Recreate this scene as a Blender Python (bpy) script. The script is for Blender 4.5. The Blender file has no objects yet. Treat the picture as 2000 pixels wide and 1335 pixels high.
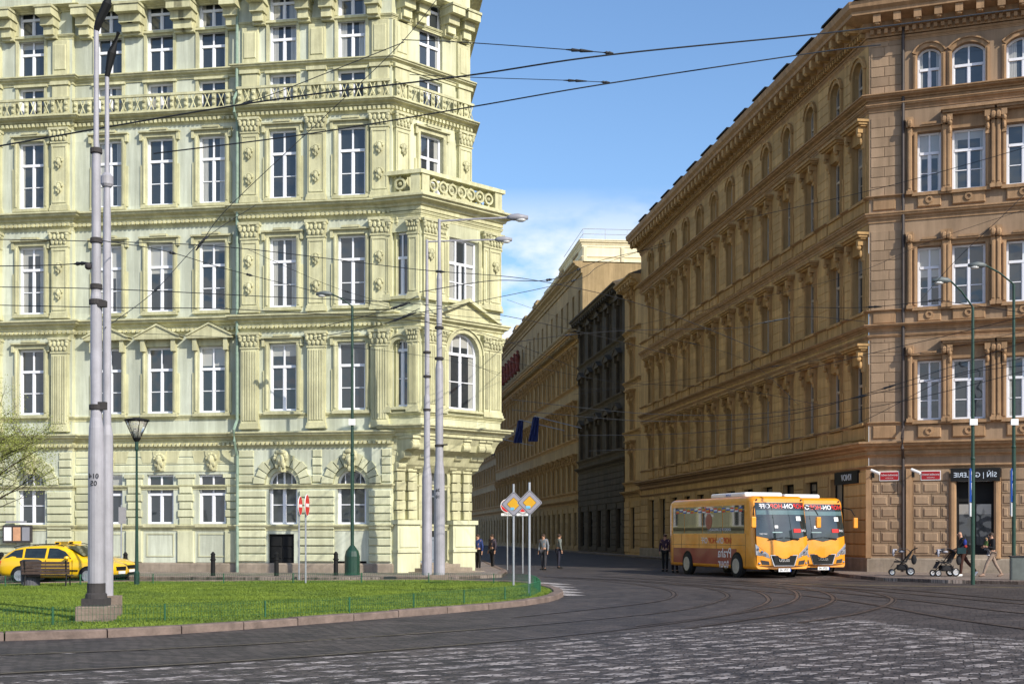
import bpy, bmesh, math, random
from math import radians, sin, cos, pi, tan
from mathutils import Vector, Matrix
import numpy as np
random.seed(7)
scene = bpy.context.scene
COL = scene.collection

# ---------------------------------------------------------------- camera, sky, sun, exposure
FPX, CX, HY, CH = 2500.0, 1000.0, 1043.0, 1.7      # focal length in photo pixels, centre, horizon row, eye height
cam_d = bpy.data.cameras.new('camera'); cam = bpy.data.objects.new('camera', cam_d); COL.objects.link(cam)
cam.location = (0, 0, CH); cam.rotation_euler = (radians(90), 0, 0)
cam_d.sensor_width = 36; cam_d.lens = 36*FPX/2000; cam_d.shift_y = (HY-667.5)/2000
cam_d.clip_start = .1; cam_d.clip_end = 3000
scene.camera = cam
SUN_AZ, SUN_EL = 42.0, 33.0                        # degrees right of straight behind the camera; elevation
world = bpy.data.worlds.new('World'); scene.world = world; world.use_nodes = True
nt = world.node_tree; nt.nodes.clear()
wo = nt.nodes.new('ShaderNodeOutputWorld'); bg = nt.nodes.new('ShaderNodeBackground'); bg.inputs[1].default_value = .13
sky = nt.nodes.new('ShaderNodeTexSky'); sky.sky_type = 'NISHITA'; sky.sun_disc = False
sky.sun_elevation = radians(SUN_EL); sky.sun_rotation = radians(180-SUN_AZ); sky.altitude = 300
sky.air_density = 1.0; sky.dust_density = 1.0; sky.ozone_density = 3.2
tc = nt.nodes.new('ShaderNodeTexCoord')
mp = nt.nodes.new('ShaderNodeMapping'); mp.inputs['Scale'].default_value = (1, 1, 2.1); mp.inputs['Location'].default_value = (.36, .1, .12)
n1 = nt.nodes.new('ShaderNodeTexNoise'); n1.inputs['Scale'].default_value = 7.5; n1.inputs['Detail'].default_value = 8; n1.inputs['Roughness'].default_value = .55
cr = nt.nodes.new('ShaderNodeValToRGB'); cr.color_ramp.elements[0].position = .37; cr.color_ramp.elements[1].position = .50
sx = nt.nodes.new('ShaderNodeSeparateXYZ')
mr = nt.nodes.new('ShaderNodeMapRange'); mr.inputs['From Min'].default_value = .262; mr.inputs['From Max'].default_value = .205
mm = nt.nodes.new('ShaderNodeMath'); mm.operation = 'MULTIPLY'
mx = nt.nodes.new('ShaderNodeMixRGB'); mx.inputs[2].default_value = (6.4, 6.7, 7.2, 1)
L = nt.links.new
L(tc.outputs['Generated'], mp.inputs[0]); L(mp.outputs[0], n1.inputs['Vector']); L(n1.outputs[0], cr.inputs[0])
L(tc.outputs['Generated'], sx.inputs[0]); L(sx.outputs['Z'], mr.inputs['Value'])
L(cr.outputs[0], mm.inputs[0]); L(mr.outputs[0], mm.inputs[1]); L(mm.outputs[0], mx.inputs[0])
hs = nt.nodes.new('ShaderNodeHueSaturation'); hs.inputs['Saturation'].default_value = 1.07; hs.inputs['Value'].default_value = 1.22
L(sky.outputs[0], hs.inputs['Color']); L(hs.outputs[0], mx.inputs[1]); L(mx.outputs[0], bg.inputs[0]); L(bg.outputs[0], wo.inputs[0])
sd = bpy.data.lights.new('sun', 'SUN'); sd.energy = 4.2; sd.angle = radians(.5); sd.color = (1, .93, .80)
so = bpy.data.objects.new('sun', sd); COL.objects.link(so)
sv = Vector((sin(radians(SUN_AZ))*cos(radians(SUN_EL)), -cos(radians(SUN_AZ))*cos(radians(SUN_EL)), sin(radians(SUN_EL))))
so.rotation_euler = sv.to_track_quat('Z', 'Y').to_euler(); so.location = sv*80
scene.render.engine = 'CYCLES'
vs = scene.view_settings; vs.view_transform = 'Standard'; vs.look = 'None'; vs.exposure = .35; vs.gamma = 1

# ---------------------------------------------------------------- materials
MATS = {}
def mat(name, col, rough=.8, var=.18, scale=3.0, bump=.0, bscale=30, metal=0, spec=.4, streak=0, coat=0, blend=None, island=None):
    island = .13 if (island is None and streak) else (island or 0)
    if name in MATS: return MATS[name]
    m = bpy.data.materials.new(name); m.use_nodes = True; n = m.node_tree; N = n.nodes; N.clear(); l = n.links.new
    out = N.new('ShaderNodeOutputMaterial'); b = N.new('ShaderNodeBsdfPrincipled'); l(b.outputs[0], out.inputs[0])
    b.inputs['Roughness'].default_value = rough; b.inputs['Metallic'].default_value = metal
    b.inputs['Specular IOR Level'].default_value = spec; b.inputs['Coat Weight'].default_value = coat; b.inputs['Coat Roughness'].default_value = .06
    g = N.new('ShaderNodeNewGeometry'); v = g.outputs['Position']
    a = N.new('ShaderNodeTexNoise'); a.inputs['Scale'].default_value = scale; a.inputs['Detail'].default_value = 6; a.inputs['Roughness'].default_value = .65; l(v, a.inputs['Vector'])
    r = N.new('ShaderNodeValToRGB'); e = r.color_ramp.elements; e[0].position = .3; e[1].position = .7
    dark = blend or [c*(1-var*1.6) for c in col]
    e[0].color = (*dark[:3], 1); e[1].color = (*[min(1, c*(1+var*.4)) for c in col], 1)
    l(a.outputs[0], r.inputs[0]); last = r.outputs[0]
    if streak:
        mp = N.new('ShaderNodeMapping'); mp.inputs['Scale'].default_value = (2.2, 2.2, .16); l(v, mp.inputs[0])
        s = N.new('ShaderNodeTexNoise'); s.inputs['Scale'].default_value = 1.6; s.inputs['Detail'].default_value = 7; s.inputs['Roughness'].default_value = .7; l(mp.outputs[0], s.inputs['Vector'])
        sr = N.new('ShaderNodeValToRGB'); sr.color_ramp.elements[0].position = .42; sr.color_ramp.elements[1].position = .62
        sr.color_ramp.elements[0].color = (1-streak, 1-streak, 1-streak*1.1, 1); sr.color_ramp.elements[1].color = (1, 1, 1, 1)
        mu = N.new('ShaderNodeMixRGB'); mu.blend_type = 'MULTIPLY'; mu.inputs[0].default_value = 1
        l(s.outputs[0], sr.inputs[0]); l(last, mu.inputs[1]); l(sr.outputs[0], mu.inputs[2]); last = mu.outputs[0]
    if island:
        ir = N.new('ShaderNodeMath'); ir.operation = 'MULTIPLY_ADD'; ir.inputs[1].default_value = island*2; ir.inputs[2].default_value = 1-island*1.3; l(g.outputs['Random Per Island'], ir.inputs[0])
        vmx = N.new('ShaderNodeVectorMath'); vmx.operation = 'SCALE'; l(last, vmx.inputs[0]); l(ir.outputs[0], vmx.inputs['Scale']); last = vmx.outputs[0]
    l(last, b.inputs['Base Color'])
    if bump:
        c = N.new('ShaderNodeTexNoise'); c.inputs['Scale'].default_value = bscale; c.inputs['Detail'].default_value = 5; l(v, c.inputs['Vector'])
        bb = N.new('ShaderNodeBump'); bb.inputs['Strength'].default_value = bump; bb.inputs['Distance'].default_value = .02; l(c.outputs[0], bb.inputs['Height']); l(bb.outputs[0], b.inputs['Normal'])
    MATS[name] = m; return m

def glass_mat(name, dark, light, thr=.55, wob=.06, rough=.03):
    """window pane seen from outside: reflecting glass over a dark room or pale curtain"""
    m = bpy.data.materials.new(name); m.use_nodes = True; n = m.node_tree; N = n.nodes; l = n.links.new
    b = N['Principled BSDF']; b.inputs['Roughness'].default_value = .5; b.inputs['Specular IOR Level'].default_value = .5
    b.inputs['Coat Weight'].default_value = 1; b.inputs['Coat Roughness'].default_value = rough; b.inputs['Coat IOR'].default_value = 1.7
    oi = N.new('ShaderNodeObjectInfo'); tcn = N.new('ShaderNodeTexCoord'); sx = N.new('ShaderNodeSeparateXYZ'); l(tcn.outputs['Object'], sx.inputs[0])
    w = N.new('ShaderNodeTexWave'); w.inputs['Scale'].default_value = 5; w.inputs['Distortion'].default_value = 2.5; w.inputs['Detail Scale'].default_value = .6; l(tcn.outputs['Object'], w.inputs['Vector'])
    cr = N.new('ShaderNodeValToRGB'); cr.color_ramp.elements[0].color = (*[c*.45 for c in light], 1); cr.color_ramp.elements[1].color = (*light, 1); l(w.outputs[0], cr.inputs[0])
    # curtain covers the part of the pane nearer the sides, how far depends on the window
    ab = N.new('ShaderNodeMath'); ab.operation = 'ABSOLUTE'; l(sx.outputs['X'], ab.inputs[0])
    ad = N.new('ShaderNodeMath'); ad.operation = 'MULTIPLY_ADD'; ad.inputs[1].default_value = .75; ad.inputs[2].default_value = -.18; l(oi.outputs['Random'], ad.inputs[0])
    gt = N.new('ShaderNodeMath'); gt.operation = 'LESS_THAN'; l(ab.outputs[0], gt.inputs[0]); l(ad.outputs[0], gt.inputs[1])
    gt2 = N.new('ShaderNodeMath'); gt2.operation = 'GREATER_THAN'; gt2.inputs[1].default_value = thr; l(oi.outputs['Random'], gt2.inputs[0])
    mu = N.new('ShaderNodeMath'); mu.operation = 'SUBTRACT'; mu.use_clamp = True; l(gt2.outputs[0], mu.inputs[0]); l(gt.outputs[0], mu.inputs[1])
    mx = N.new('ShaderNodeMixRGB'); mx.inputs[1].default_value = (*dark, 1); l(mu.outputs[0], mx.inputs[0]); l(cr.outputs[0], mx.inputs[2]); # a roller blind drawn part way down behind some of the windows
    fr_ = N.new('ShaderNodeMath'); fr_.operation = 'MULTIPLY'; fr_.inputs[1].default_value = 13.7; l(oi.outputs['Random'], fr_.inputs[0])
    fc_ = N.new('ShaderNodeMath'); fc_.operation = 'FRACT'; l(fr_.outputs[0], fc_.inputs[0])
    th_ = N.new('ShaderNodeMath'); th_.operation = 'MULTIPLY_ADD'; th_.inputs[1].default_value = 3.4; th_.inputs[2].default_value = 1.2; l(fc_.outputs[0], th_.inputs[0])
    bl_ = N.new('ShaderNodeMath'); bl_.operation = 'GREATER_THAN'; l(sx.outputs['Z'], bl_.inputs[0]); l(th_.outputs[0], bl_.inputs[1])
    mb_ = N.new('ShaderNodeMixRGB'); mb_.inputs[2].default_value = (*[c*.8 for c in light], 1); l(bl_.outputs[0], mb_.inputs[0]); l(mx.outputs[0], mb_.inputs[1]); l(mb_.outputs[0], b.inputs['Base Color'])
    g = N.new('ShaderNodeNewGeometry'); c = N.new('ShaderNodeTexNoise'); c.inputs['Scale'].default_value = 1.3; c.inputs['Detail'].default_value = 1; l(g.outputs['Position'], c.inputs['Vector'])
    bb = N.new('ShaderNodeBump'); bb.inputs['Strength'].default_value = wob; bb.inputs['Distance'].default_value = .3; l(c.outputs[0], bb.inputs['Height']); l(bb.outputs[0], b.inputs['Coat Normal'])
    MATS[name] = m; return m

def cobble_mat(name, c1, c2, mortar, sx_=.17, sy_=.11, rot=.5, rough=.62, wear=None, alpha_thr=None, patch=.5, bump=.6):
    m = bpy.data.materials.new(name); m.use_nodes = True; n = m.node_tree; N = n.nodes; l = n.links.new
    b = N['Principled BSDF']; out = N['Material Output']; b.inputs['Roughness'].default_value = rough; b.inputs['Specular IOR Level'].default_value = .35
    g = N.new('ShaderNodeNewGeometry')
    wn = N.new('ShaderNodeTexNoise'); wn.inputs['Scale'].default_value = .6; wn.inputs['Detail'].default_value = 2; l(g.outputs['Position'], wn.inputs['Vector'])
    vm = N.new('ShaderNodeVectorMath'); vm.operation = 'MULTIPLY_ADD'; vm.inputs[1].default_value = (.35, .35, 0); l(wn.outputs['Color'], vm.inputs[0]); l(g.outputs['Position'], vm.inputs[2])
    mp = N.new('ShaderNodeMapping'); mp.inputs['Rotation'].default_value = (0, 0, rot); l(vm.outputs[0], mp.inputs[0])
    br = N.new('ShaderNodeTexBrick'); br.inputs['Scale'].default_value = 1; br.inputs['Brick Width'].default_value = sx_; br.inputs['Row Height'].default_value = sy_
    br.inputs['Mortar Size'].default_value = .012; br.inputs['Mortar Smooth'].default_value = .5; br.inputs['Bias'].default_value = -.1
    br.inputs['Color1'].default_value = (*c1, 1); br.inputs['Color2'].default_value = (*c2, 1); br.inputs['Mortar'].default_value = (*mortar, 1)
    l(mp.outputs[0], br.inputs['Vector'])
    big = N.new('ShaderNodeTexNoise'); big.inputs['Scale'].default_value = patch; big.inputs['Detail'].default_value = 7; big.inputs['Roughness'].default_value = .65; l(g.outputs['Position'], big.inputs['Vector'])
    rr = N.new('ShaderNodeValToRGB'); rr.color_ramp.elements[0].position = .35; rr.color_ramp.elements[1].position = .68
    rr.color_ramp.elements[0].color = (.62, .62, .64, 1); rr.color_ramp.elements[1].color = (1.25, 1.2, 1.18, 1); l(big.outputs[0], rr.inputs[0])
    mu = N.new('ShaderNodeMixRGB'); mu.blend_type = 'MULTIPLY'; mu.inputs[0].default_value = 1; l(br.outputs[0], mu.inputs[1]); l(rr.outputs[0], mu.inputs[2]); l(mu.outputs[0], b.inputs['Base Color'])
    bm_ = N.new('ShaderNodeBump'); bm_.inputs['Strength'].default_value = bump; bm_.inputs['Distance'].default_value = .02
    inv = N.new('ShaderNodeMath'); inv.operation = 'SUBTRACT'; inv.inputs[0].default_value = 1; l(br.outputs['Fac'], inv.inputs[1])
    fn = N.new('ShaderNodeTexNoise'); fn.inputs['Scale'].default_value = 14; fn.inputs['Detail'].default_value = 4; l(g.outputs['Position'], fn.inputs['Vector'])
    ad = N.new('ShaderNodeMath'); ad.operation = 'ADD'; l(inv.outputs[0], ad.inputs[0]); l(fn.outputs[0], ad.inputs[1]); l(ad.outputs[0], bm_.inputs['Height']); l(bm_.outputs[0], b.inputs['Normal'])
    if alpha_thr is not None:     # paint worn off stone by stone
        w2 = N.new('ShaderNodeTexNoise'); w2.inputs['Scale'].default_value = 1.7; w2.inputs['Detail'].default_value = 9; w2.inputs['Roughness'].default_value = .78
        ms = N.new('ShaderNodeMapping'); ms.inputs['Scale'].default_value = (1, 1.9, 1); l(g.outputs['Position'], ms.inputs[0]); l(ms.outputs[0], w2.inputs['Vector'])
        sep = N.new('ShaderNodeSeparateColor')
        br2 = N.new('ShaderNodeTexBrick')
        for k in ('Scale', 'Brick Width', 'Row Height', 'Mortar Size'): br2.inputs[k].default_value = br.inputs[k].default_value
        br2.inputs['Color1'].default_value = (.08, .08, .08, 1); br2.inputs['Color2'].default_value = (-.08, -.08, -.08, 1); br2.inputs['Mortar'].default_value = (-.3, -.3, -.3, 1); l(mp.outputs[0], br2.inputs['Vector'])
        a2 = N.new('ShaderNodeMath'); a2.operation = 'ADD'; l(w2.outputs[0], a2.inputs[0]); l(br2.outputs[0], a2.inputs[1])
        g2 = N.new('ShaderNodeValToRGB'); g2.color_ramp.elements[0].position = alpha_thr-.02; g2.color_ramp.elements[1].position = alpha_thr+.03; l(a2.outputs[0], g2.inputs[0])
        tr = N.new('ShaderNodeBsdfTransparent'); ms2 = N.new('ShaderNodeMixShader'); l(g2.outputs[0], ms2.inputs[0]); l(tr.outputs[0], ms2.inputs[1]); l(b.outputs[0], ms2.inputs[2]); l(ms2.outputs[0], out.inputs[0])
    MATS[name] = m; return m

GW = mat('green_render', (.655, .66, .45), .9, .12, .6, .3, 25, streak=.2)
GR = mat('pale_green_render', (.61, .645, .53), .9, .11, .6, .3, 25, streak=.22)
GT = mat('green_trim', (.635, .615, .385), .85, .15, 1.2, .4, 18, streak=.24)
TW = mat('tan_render', (.37, .255, .165), .9, .12, .7, .25, 25, streak=.2)
TT = mat('tan_trim', (.43, .265, .145), .85, .14, 1.4, .35, 18, streak=.25)
TSW = mat('tan_render_shade', (.58, .375, .17), .9, .12, .7, .25, 25, streak=.25)  # tan render on the street side, its warm shade tint put into the colour
TST = mat('tan_trim_shade', (.52, .32, .135), .85, .14, 1.4, .35, 18, streak=.3)  # trim for the street side, with the same warm shade tint in its colour
OW = mat('sand_render', (.42, .30, .155), .9, .15, .6, .2, 20, streak=.25)
DW = mat('sooty_render', (.085, .065, .045), .9, .25, .8, .2, 20, streak=.3)
DT = mat('sooty_trim', (.12, .09, .06), .9, .25, .8, .2, 20, streak=.3)
CW = mat('cream_render', (.80, .72, .50), .9, .06, .5, .1, 20, streak=.1)
STONE = mat('plinth_stone', (.34, .28, .22), .9, .2, 2, .4, 15, streak=.2)
WF = mat('white_frame', (.80, .81, .86), .45, .05, 2)
WFO = mat('weathered_frame', (.42, .36, .30), .6, .1, 2)
PANE = glass_mat('window_glass', (.012, .018, .022), (.45, .45, .42), .5)
PANE2 = glass_mat('street_window_glass', (.012, .014, .016), (.30, .28, .25), .72)
ROOF = mat('roof_metal', (.10, .09, .085), .45, .2, 2, metal=.3)
COPPER = mat('verdigris_metal', (.26, .36, .28), .6, .2, 4)
BLACK = mat('black_paint', (.009, .0095, .010), .7, .1, spec=.25)
DARKG = mat('dark_green_paint', (.012, .05, .032), .4, .2, 5, spec=.5)
FENG = mat('fence_green_paint', (.02, .11, .05), .45, .2, 5)
STEEL = mat('galvanised_steel', (.42, .44, .47), .42, .12, 3, metal=.55)
POLE = mat('grey_pole_paint', (.40, .39, .43), .5, .12, 2.5, .15, 40, streak=.2)
CONC = mat('concrete', (.26, .20, .16), .95, .2, 4, .6, 20)
CONCD = mat('dark_concrete', (.05, .045, .045), .9, .2, 4, .4, 20)
RUB = mat('rubber', (.012, .012, .013), .75, .2, 8)
CHROME = mat('bright_metal', (.7, .7, .72), .15, .05, metal=1)
TAXI = mat('taxi_yellow_paint', (.86, .52, .008), .3, .02, 2, coat=.8)
BUSY = mat('bus_orange_paint', (.80, .30, .010), .38, .12, 1.5, coat=.7)
BUSR = mat('bus_red_vinyl', (.24, .012, .012), .4, .1, 2, coat=.4)
WHITE = mat('white_paint', (.8, .8, .8), .5, .05)
RED = mat('sign_red', (.62, .02, .02), .45, .08)
REDD = mat('street_sign_red', (.33, .012, .018), .35, .08)
YEL = mat('sign_yellow', (.58, .31, .01), .45, .06)
BLUE = mat('sign_blue', (.02, .09, .42), .45, .06)
GREY = mat('sign_grey', (.27, .27, .30), .5, .06)
AUTOG = bpy.data.materials.new('vehicle_glass'); AUTOG.use_nodes = True
_b = AUTOG.node_tree.nodes['Principled BSDF']; _b.inputs['Base Color'].default_value = (.01, .014, .015, 1); _b.inputs['Roughness'].default_value = .04; _b.inputs['Coat Weight'].default_value = 1
_n = AUTOG.node_tree.nodes.new('ShaderNodeTexNoise'); _n.inputs['Scale'].default_value = 3
_r = AUTOG.node_tree.nodes.new('ShaderNodeValToRGB'); _r.color_ramp.elements[0].color = (.004, .006, .007, 1); _r.color_ramp.elements[1].color = (.035, .05, .05, 1)
AUTOG.node_tree.links.new(_n.outputs[0], _r.inputs[0]); AUTOG.node_tree.links.new(_r.outputs[0], _b.inputs['Base Color'])

# ---------------------------------------------------------------- helpers
def G(px, py, z=0):
    d = FPX*(CH-z)/(py-HY); return ((px-CX)/FPX*d, d)
def PT(px, py, d): return Vector(((px-CX)/FPX*d, d, CH+(HY-py)/FPX*d))

class MB:
    def __init__(s): s.v = []; s.f = []
    def add(s, vs, fs):
        o = len(s.v); s.v += [tuple(p) for p in vs]; s.f += [tuple(i+o for i in f) for f in fs]; return s
    def box(s, x0, x1, y0, y1, z0, z1):
        if x0 > x1: x0, x1 = x1, x0
        if y0 > y1: y0, y1 = y1, y0
        if z0 > z1: z0, z1 = z1, z0
        return s.add([(x0,y0,z0),(x1,y0,z0),(x1,y1,z0),(x0,y1,z0),(x0,y0,z1),(x1,y0,z1),(x1,y1,z1),(x0,y1,z1)],
              [(3,2,1,0),(4,5,6,7),(0,1,5,4),(1,2,6,5),(2,3,7,6),(3,0,4,7)])
    def bev(s, x0, x1, yo, yb, z0, z1, c=.03):
        """block standing proud to y=yo (outer, smaller y) from yb with chamfered face edges"""
        return s.add([(x0,yb,z0),(x1,yb,z0),(x1,yb,z1),(x0,yb,z1),(x0,yo+c,z0),(x1,yo+c,z0),(x1,yo+c,z1),(x0,yo+c,z1),
                      (x0+c,yo,z0+c),(x1-c,yo,z0+c),(x1-c,yo,z1-c),(x0+c,yo,z1-c)],
              [(8,9,10,11),(4,5,9,8),(5,6,10,9),(6,7,11,10),(7,4,8,11),(0,1,5,4),(1,2,6,5),(2,3,7,6),(3,0,4,7)])
    def tube(s, pts, r, n=6, caps=True):
        pts = [Vector(p) for p in pts]; rs = r if isinstance(r, (list, tuple)) else [r]*len(pts)
        o = len(s.v); k = len(pts)
        for i, p in enumerate(pts):
            t = (pts[min(i+1, k-1)]-pts[max(i-1, 0)])
            if t.length < 1e-9: t = Vector((0, 0, 1))
            t.normalize(); a = t.cross(Vector((0, 0, 1)) if abs(t.z) < .95 else Vector((1, 0, 0))).normalized(); b = t.cross(a)
            for j in range(n):
                q = p+(a*cos(2*pi*j/n)+b*sin(2*pi*j/n))*rs[i]; s.v.append(tuple(q))
        for i in range(k-1):
            for j in range(n):
                s.f.append((o+i*n+j, o+i*n+(j+1) % n, o+(i+1)*n+(j+1) % n, o+(i+1)*n+j))
        if caps:
            s.f.append(tuple(o+j for j in range(n))[::-1]); s.f.append(tuple(o+(k-1)*n+j for j in range(n)))
        return s
    def lathe(s, prof, n=16, cx=0, cy=0):
        o = len(s.v); k = len(prof)
        for r, z in prof:
            for j in range(n): s.v.append((cx+r*cos(2*pi*j/n), cy+r*sin(2*pi*j/n), z))
        for i in range(k-1):
            for j in range(n): s.f.append((o+i*n+j, o+i*n+(j+1) % n, o+(i+1)*n+(j+1) % n, o+(i+1)*n+j))
        s.f.append(tuple(o+j for j in range(n))[::-1]); s.f.append(tuple(o+(k-1)*n+j for j in range(n))); return s
    def prism(s, poly, y0, y1):
        """polygon in x,z extruded along y"""
        n = len(poly); o = len(s.v)
        for y in (y0, y1):
            for x, z in poly: s.v.append((x, y, z))
        s.f.append(tuple(o+i for i in range(n))); s.f.append(tuple(o+n+i for i in range(n))[::-1])
        for i in range(n): s.f.append((o+i, o+n+i, o+n+(i+1) % n, o+(i+1) % n))
        return s
    def slab(s, poly, z0, z1):
        n = len(poly); o = len(s.v)
        for z in (z0, z1):
            for x, y in poly: s.v.append((x, y, z))
        s.f.append(tuple(o+i for i in range(n))[::-1]); s.f.append(tuple(o+n+i for i in range(n)))
        for i in range(n): s.f.append((o+i, o+(i+1) % n, o+n+(i+1) % n, o+n+i))
        return s
    def ball(s, c, r, n=8, m=5, sx=1, sy=1, sz=1):
        pr = []; o = len(s.v)
        for i in range(m+1):
            a = -pi/2+pi*i/m
            for j in range(n): s.v.append((c[0]+r*sx*cos(a)*cos(2*pi*j/n), c[1]+r*sy*cos(a)*sin(2*pi*j/n), c[2]+r*sz*sin(a)))
        for i in range(m):
            for j in range(n): s.f.append((o+i*n+j, o+i*n+(j+1) % n, o+(i+1)*n+(j+1) % n, o+(i+1)*n+j))
        return s
    def ring(s, cx, cz, r0, r1, y0, y1, a0=0, a1=pi, n=12):
        for i in range(n):
            a, b = a0+(a1-a0)*i/n, a0+(a1-a0)*(i+1)/n
            P = [(cx+r*cos(t), cz+r*sin(t)) for r, t in ((r0,a),(r1,a),(r1,b),(r0,b))]
            s.prism(P[::-1], y0, y1)
        return s
    def mesh(s, name, smooth=False):
        me = bpy.data.meshes.new(name); me.from_pydata(s.v, [], s.f); me.update()
        bm = bmesh.new(); bm.from_mesh(me); bmesh.ops.recalc_face_normals(bm, faces=bm.faces); bm.to_mesh(me); bm.free()
        if smooth: me.shade_smooth()
        return me
    def build(s, name, m, parent=None, loc=None, rz=0, smooth=False):
        me = s.mesh(name, smooth)
        if m: me.materials.append(m)
        return link(name, me, parent, loc, rz)

def link(name, me, parent=None, loc=None, rz=0):
    o = bpy.data.objects.new(name, me); COL.objects.link(o)
    if parent: o.parent = parent
    if loc is not None: o.location = loc
    o.rotation_euler = (0, 0, rz); return o
def tag(o, label=None, cat=None, group=None, kind=None):
    if label: o['label'] = label
    if cat: o['category'] = cat
    if group: o['group'] = group
    if kind: o['kind'] = kind
    return o
def thing(name, label, cat, loc=(0, 0, 0), rz=0, group=None):
    o = bpy.data.objects.new(name, None); COL.objects.link(o); o.empty_display_size = .2
    o.location = loc; o.rotation_euler = (0, 0, rz); return tag(o, label, cat, group)
def dup(root, loc, rz=None, label=None):
    r = root.copy(); COL.objects.link(r); r.location = loc
    if rz is not None: r.rotation_euler = (0, 0, rz)
    if label: r['label'] = label
    def rec(a, b):
        for ch in list(a.children):
            c = ch.copy(); COL.objects.link(c); c.parent = b; rec(ch, c)
    rec(root, r); return r
def text_mesh(txt, size, m, mirror=False, ext=.003, bold=0, sxy=1.0):
    cu = bpy.data.curves.new('lettering', 'FONT'); cu.body = txt; cu.size = size; cu.align_x = 'CENTER'; cu.align_y = 'CENTER'; cu.extrude = ext; cu.offset = bold; cu.resolution_u = 3
    o = bpy.data.objects.new('lettering', cu); COL.objects.link(o); dg = bpy.context.evaluated_depsgraph_get(); dg.update()
    me = bpy.data.meshes.new_from_object(o.evaluated_get(dg)); bpy.data.objects.remove(o); me.name = 'lettering'
    s = -1 if mirror else 1
    for v in me.vertices: x, y, z = v.co; v.co = (s*x*sxy, -z, y)
    if mirror: me.flip_normals()
    me.materials.clear(); me.materials.append(m); return me

class Frame:
    """a facade plane: origin, direction of u; local x=u, y=-out, z"""
    def __init__(s, ox, oy, deg): s.o = (ox, oy); s.phi = radians(deg); s.c = cos(s.phi); s.s = sin(s.phi)
    def pt(s, u, out=0): return (s.o[0]+s.c*u+s.s*out, s.o[1]+s.s*u-s.c*out)
    def u(s, px): k = (px-CX)/FPX; return (k*s.o[1]-s.o[0])/(s.c-k*s.s)
    def z(s, px, py): return CH+(HY-py)*(s.o[1]+s.u(px)*s.s)/FPX

def putf(fr, me_or_mb, name, m, root, u=0, z=0, out=0):
    me = me_or_mb
    if isinstance(me, MB):
        me = me.mesh(name)
        if m: me.materials.append(m)
    x, y = fr.pt(u, out); rl = root.location if root else (0, 0, 0)
    return link(name, me, root, (x-rl[0], y-rl[1], z-rl[2]), fr.phi)

def wall(mb, u0, u1, z0, z1, ops, depth=.3, y=0):
    """sheet with openings and reveals; ops: (ua,ub,za,zb,rise)"""
    ops = [o if len(o) == 5 else (*o, 0) for o in ops]
    us = sorted(set([u0, u1]+[a for o in ops for a in o[:2]])); zs = sorted(set([z0, z1]+[a for o in ops for a in o[2:4]]))
    us = [a for a in us if u0 <= a <= u1]; zs = [a for a in zs if z0 <= a <= z1]
    for i in range(len(us)-1):
        for j in range(len(zs)-1):
            cu, cz = (us[i]+us[i+1])/2, (zs[j]+zs[j+1])/2
            if any(o[0] < cu < o[1] and o[2] < cz < o[3] for o in ops): continue
            mb.add([(us[i],y,zs[j]),(us[i+1],y,zs[j]),(us[i+1],y,zs[j+1]),(us[i],y,zs[j+1])], [(0,1,2,3)])
    for a, b, c, d, r in ops:
        zt = d-r
        mb.add([(a,y,c),(a,y+depth,c),(a,y+depth,zt),(a,y,zt)], [(0,1,2,3)]); mb.add([(b,y,c),(b,y+depth,c),(b,y+depth,zt),(b,y,zt)], [(3,2,1,0)])
        mb.add([(a,y,c),(b,y,c),(b,y+depth,c),(a,y+depth,c)], [(0,1,2,3)])
        if r == 0: mb.add([(a,y,d),(b,y,d),(b,y+depth,d),(a,y+depth,d)], [(3,2,1,0)])
        else:
            w = (b-a)/2; R = (w*w+r*r)/(2*r); cz = d-R; n = 12; th = math.asin(min(1, w/R)); cx = (a+b)/2
            P = [(cx-R*sin(th-2*th*i/n), cz+R*cos(th-2*th*i/n)) for i in range(n+1)]
            for i in range(n):
                (xa, za), (xb, zb) = P[i], P[i+1]
                mb.add([(xa,y,za),(xb,y,zb),(xb,y,d),(xa,y,d)], [(0,1,2,3)]); mb.add([(xa,y,za),(xb,y,zb),(xb,y+depth,zb),(xa,y+depth,za)], [(3,2,1,0)])
    return mb

def sweep(mb, path, prof):
    """profile (out,z) swept along a plan polyline; outward is to the right of travel; mitred"""
    P = [Vector((p[0], p[1])) for p in path]; n = len(P); k = len(prof); o = len(mb.v)
    for i in range(n):
        d0 = (P[i]-P[i-1]).normalized() if i else (P[1]-P[0]).normalized(); d1 = (P[i+1]-P[i]).normalized() if i < n-1 else d0
        n0, n1 = Vector((d0.y, -d0.x)), Vector((d1.y, -d1.x)); b = (n0+n1); b.normalize(); m = b/max(.3, b.dot(n0))
        for out, z in prof: q = P[i]+m*out; mb.v.append((q.x, q.y, z))
    for i in range(n-1):
        for j in range(k-1): mb.f.append((o+i*k+j, o+(i+1)*k+j, o+(i+1)*k+j+1, o+i*k+j+1))
    mb.f.append(tuple(o+j for j in range(k))[::-1]); mb.f.append(tuple(o+(n-1)*k+j for j in range(k))); return mb
def cprof(z0, z1, out, inn=-.02):
    h = z1-z0
    return [(inn, z0), (out*.16, z0), (out*.16, z0+h*.28), (out*.32, z0+h*.34), (out*.38, z0+h*.5), (out*.8, z0+h*.66), (out*.82, z0+h*.8), (out, z0+h*.86), (out, z1), (inn, z1+.03)]

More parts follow.
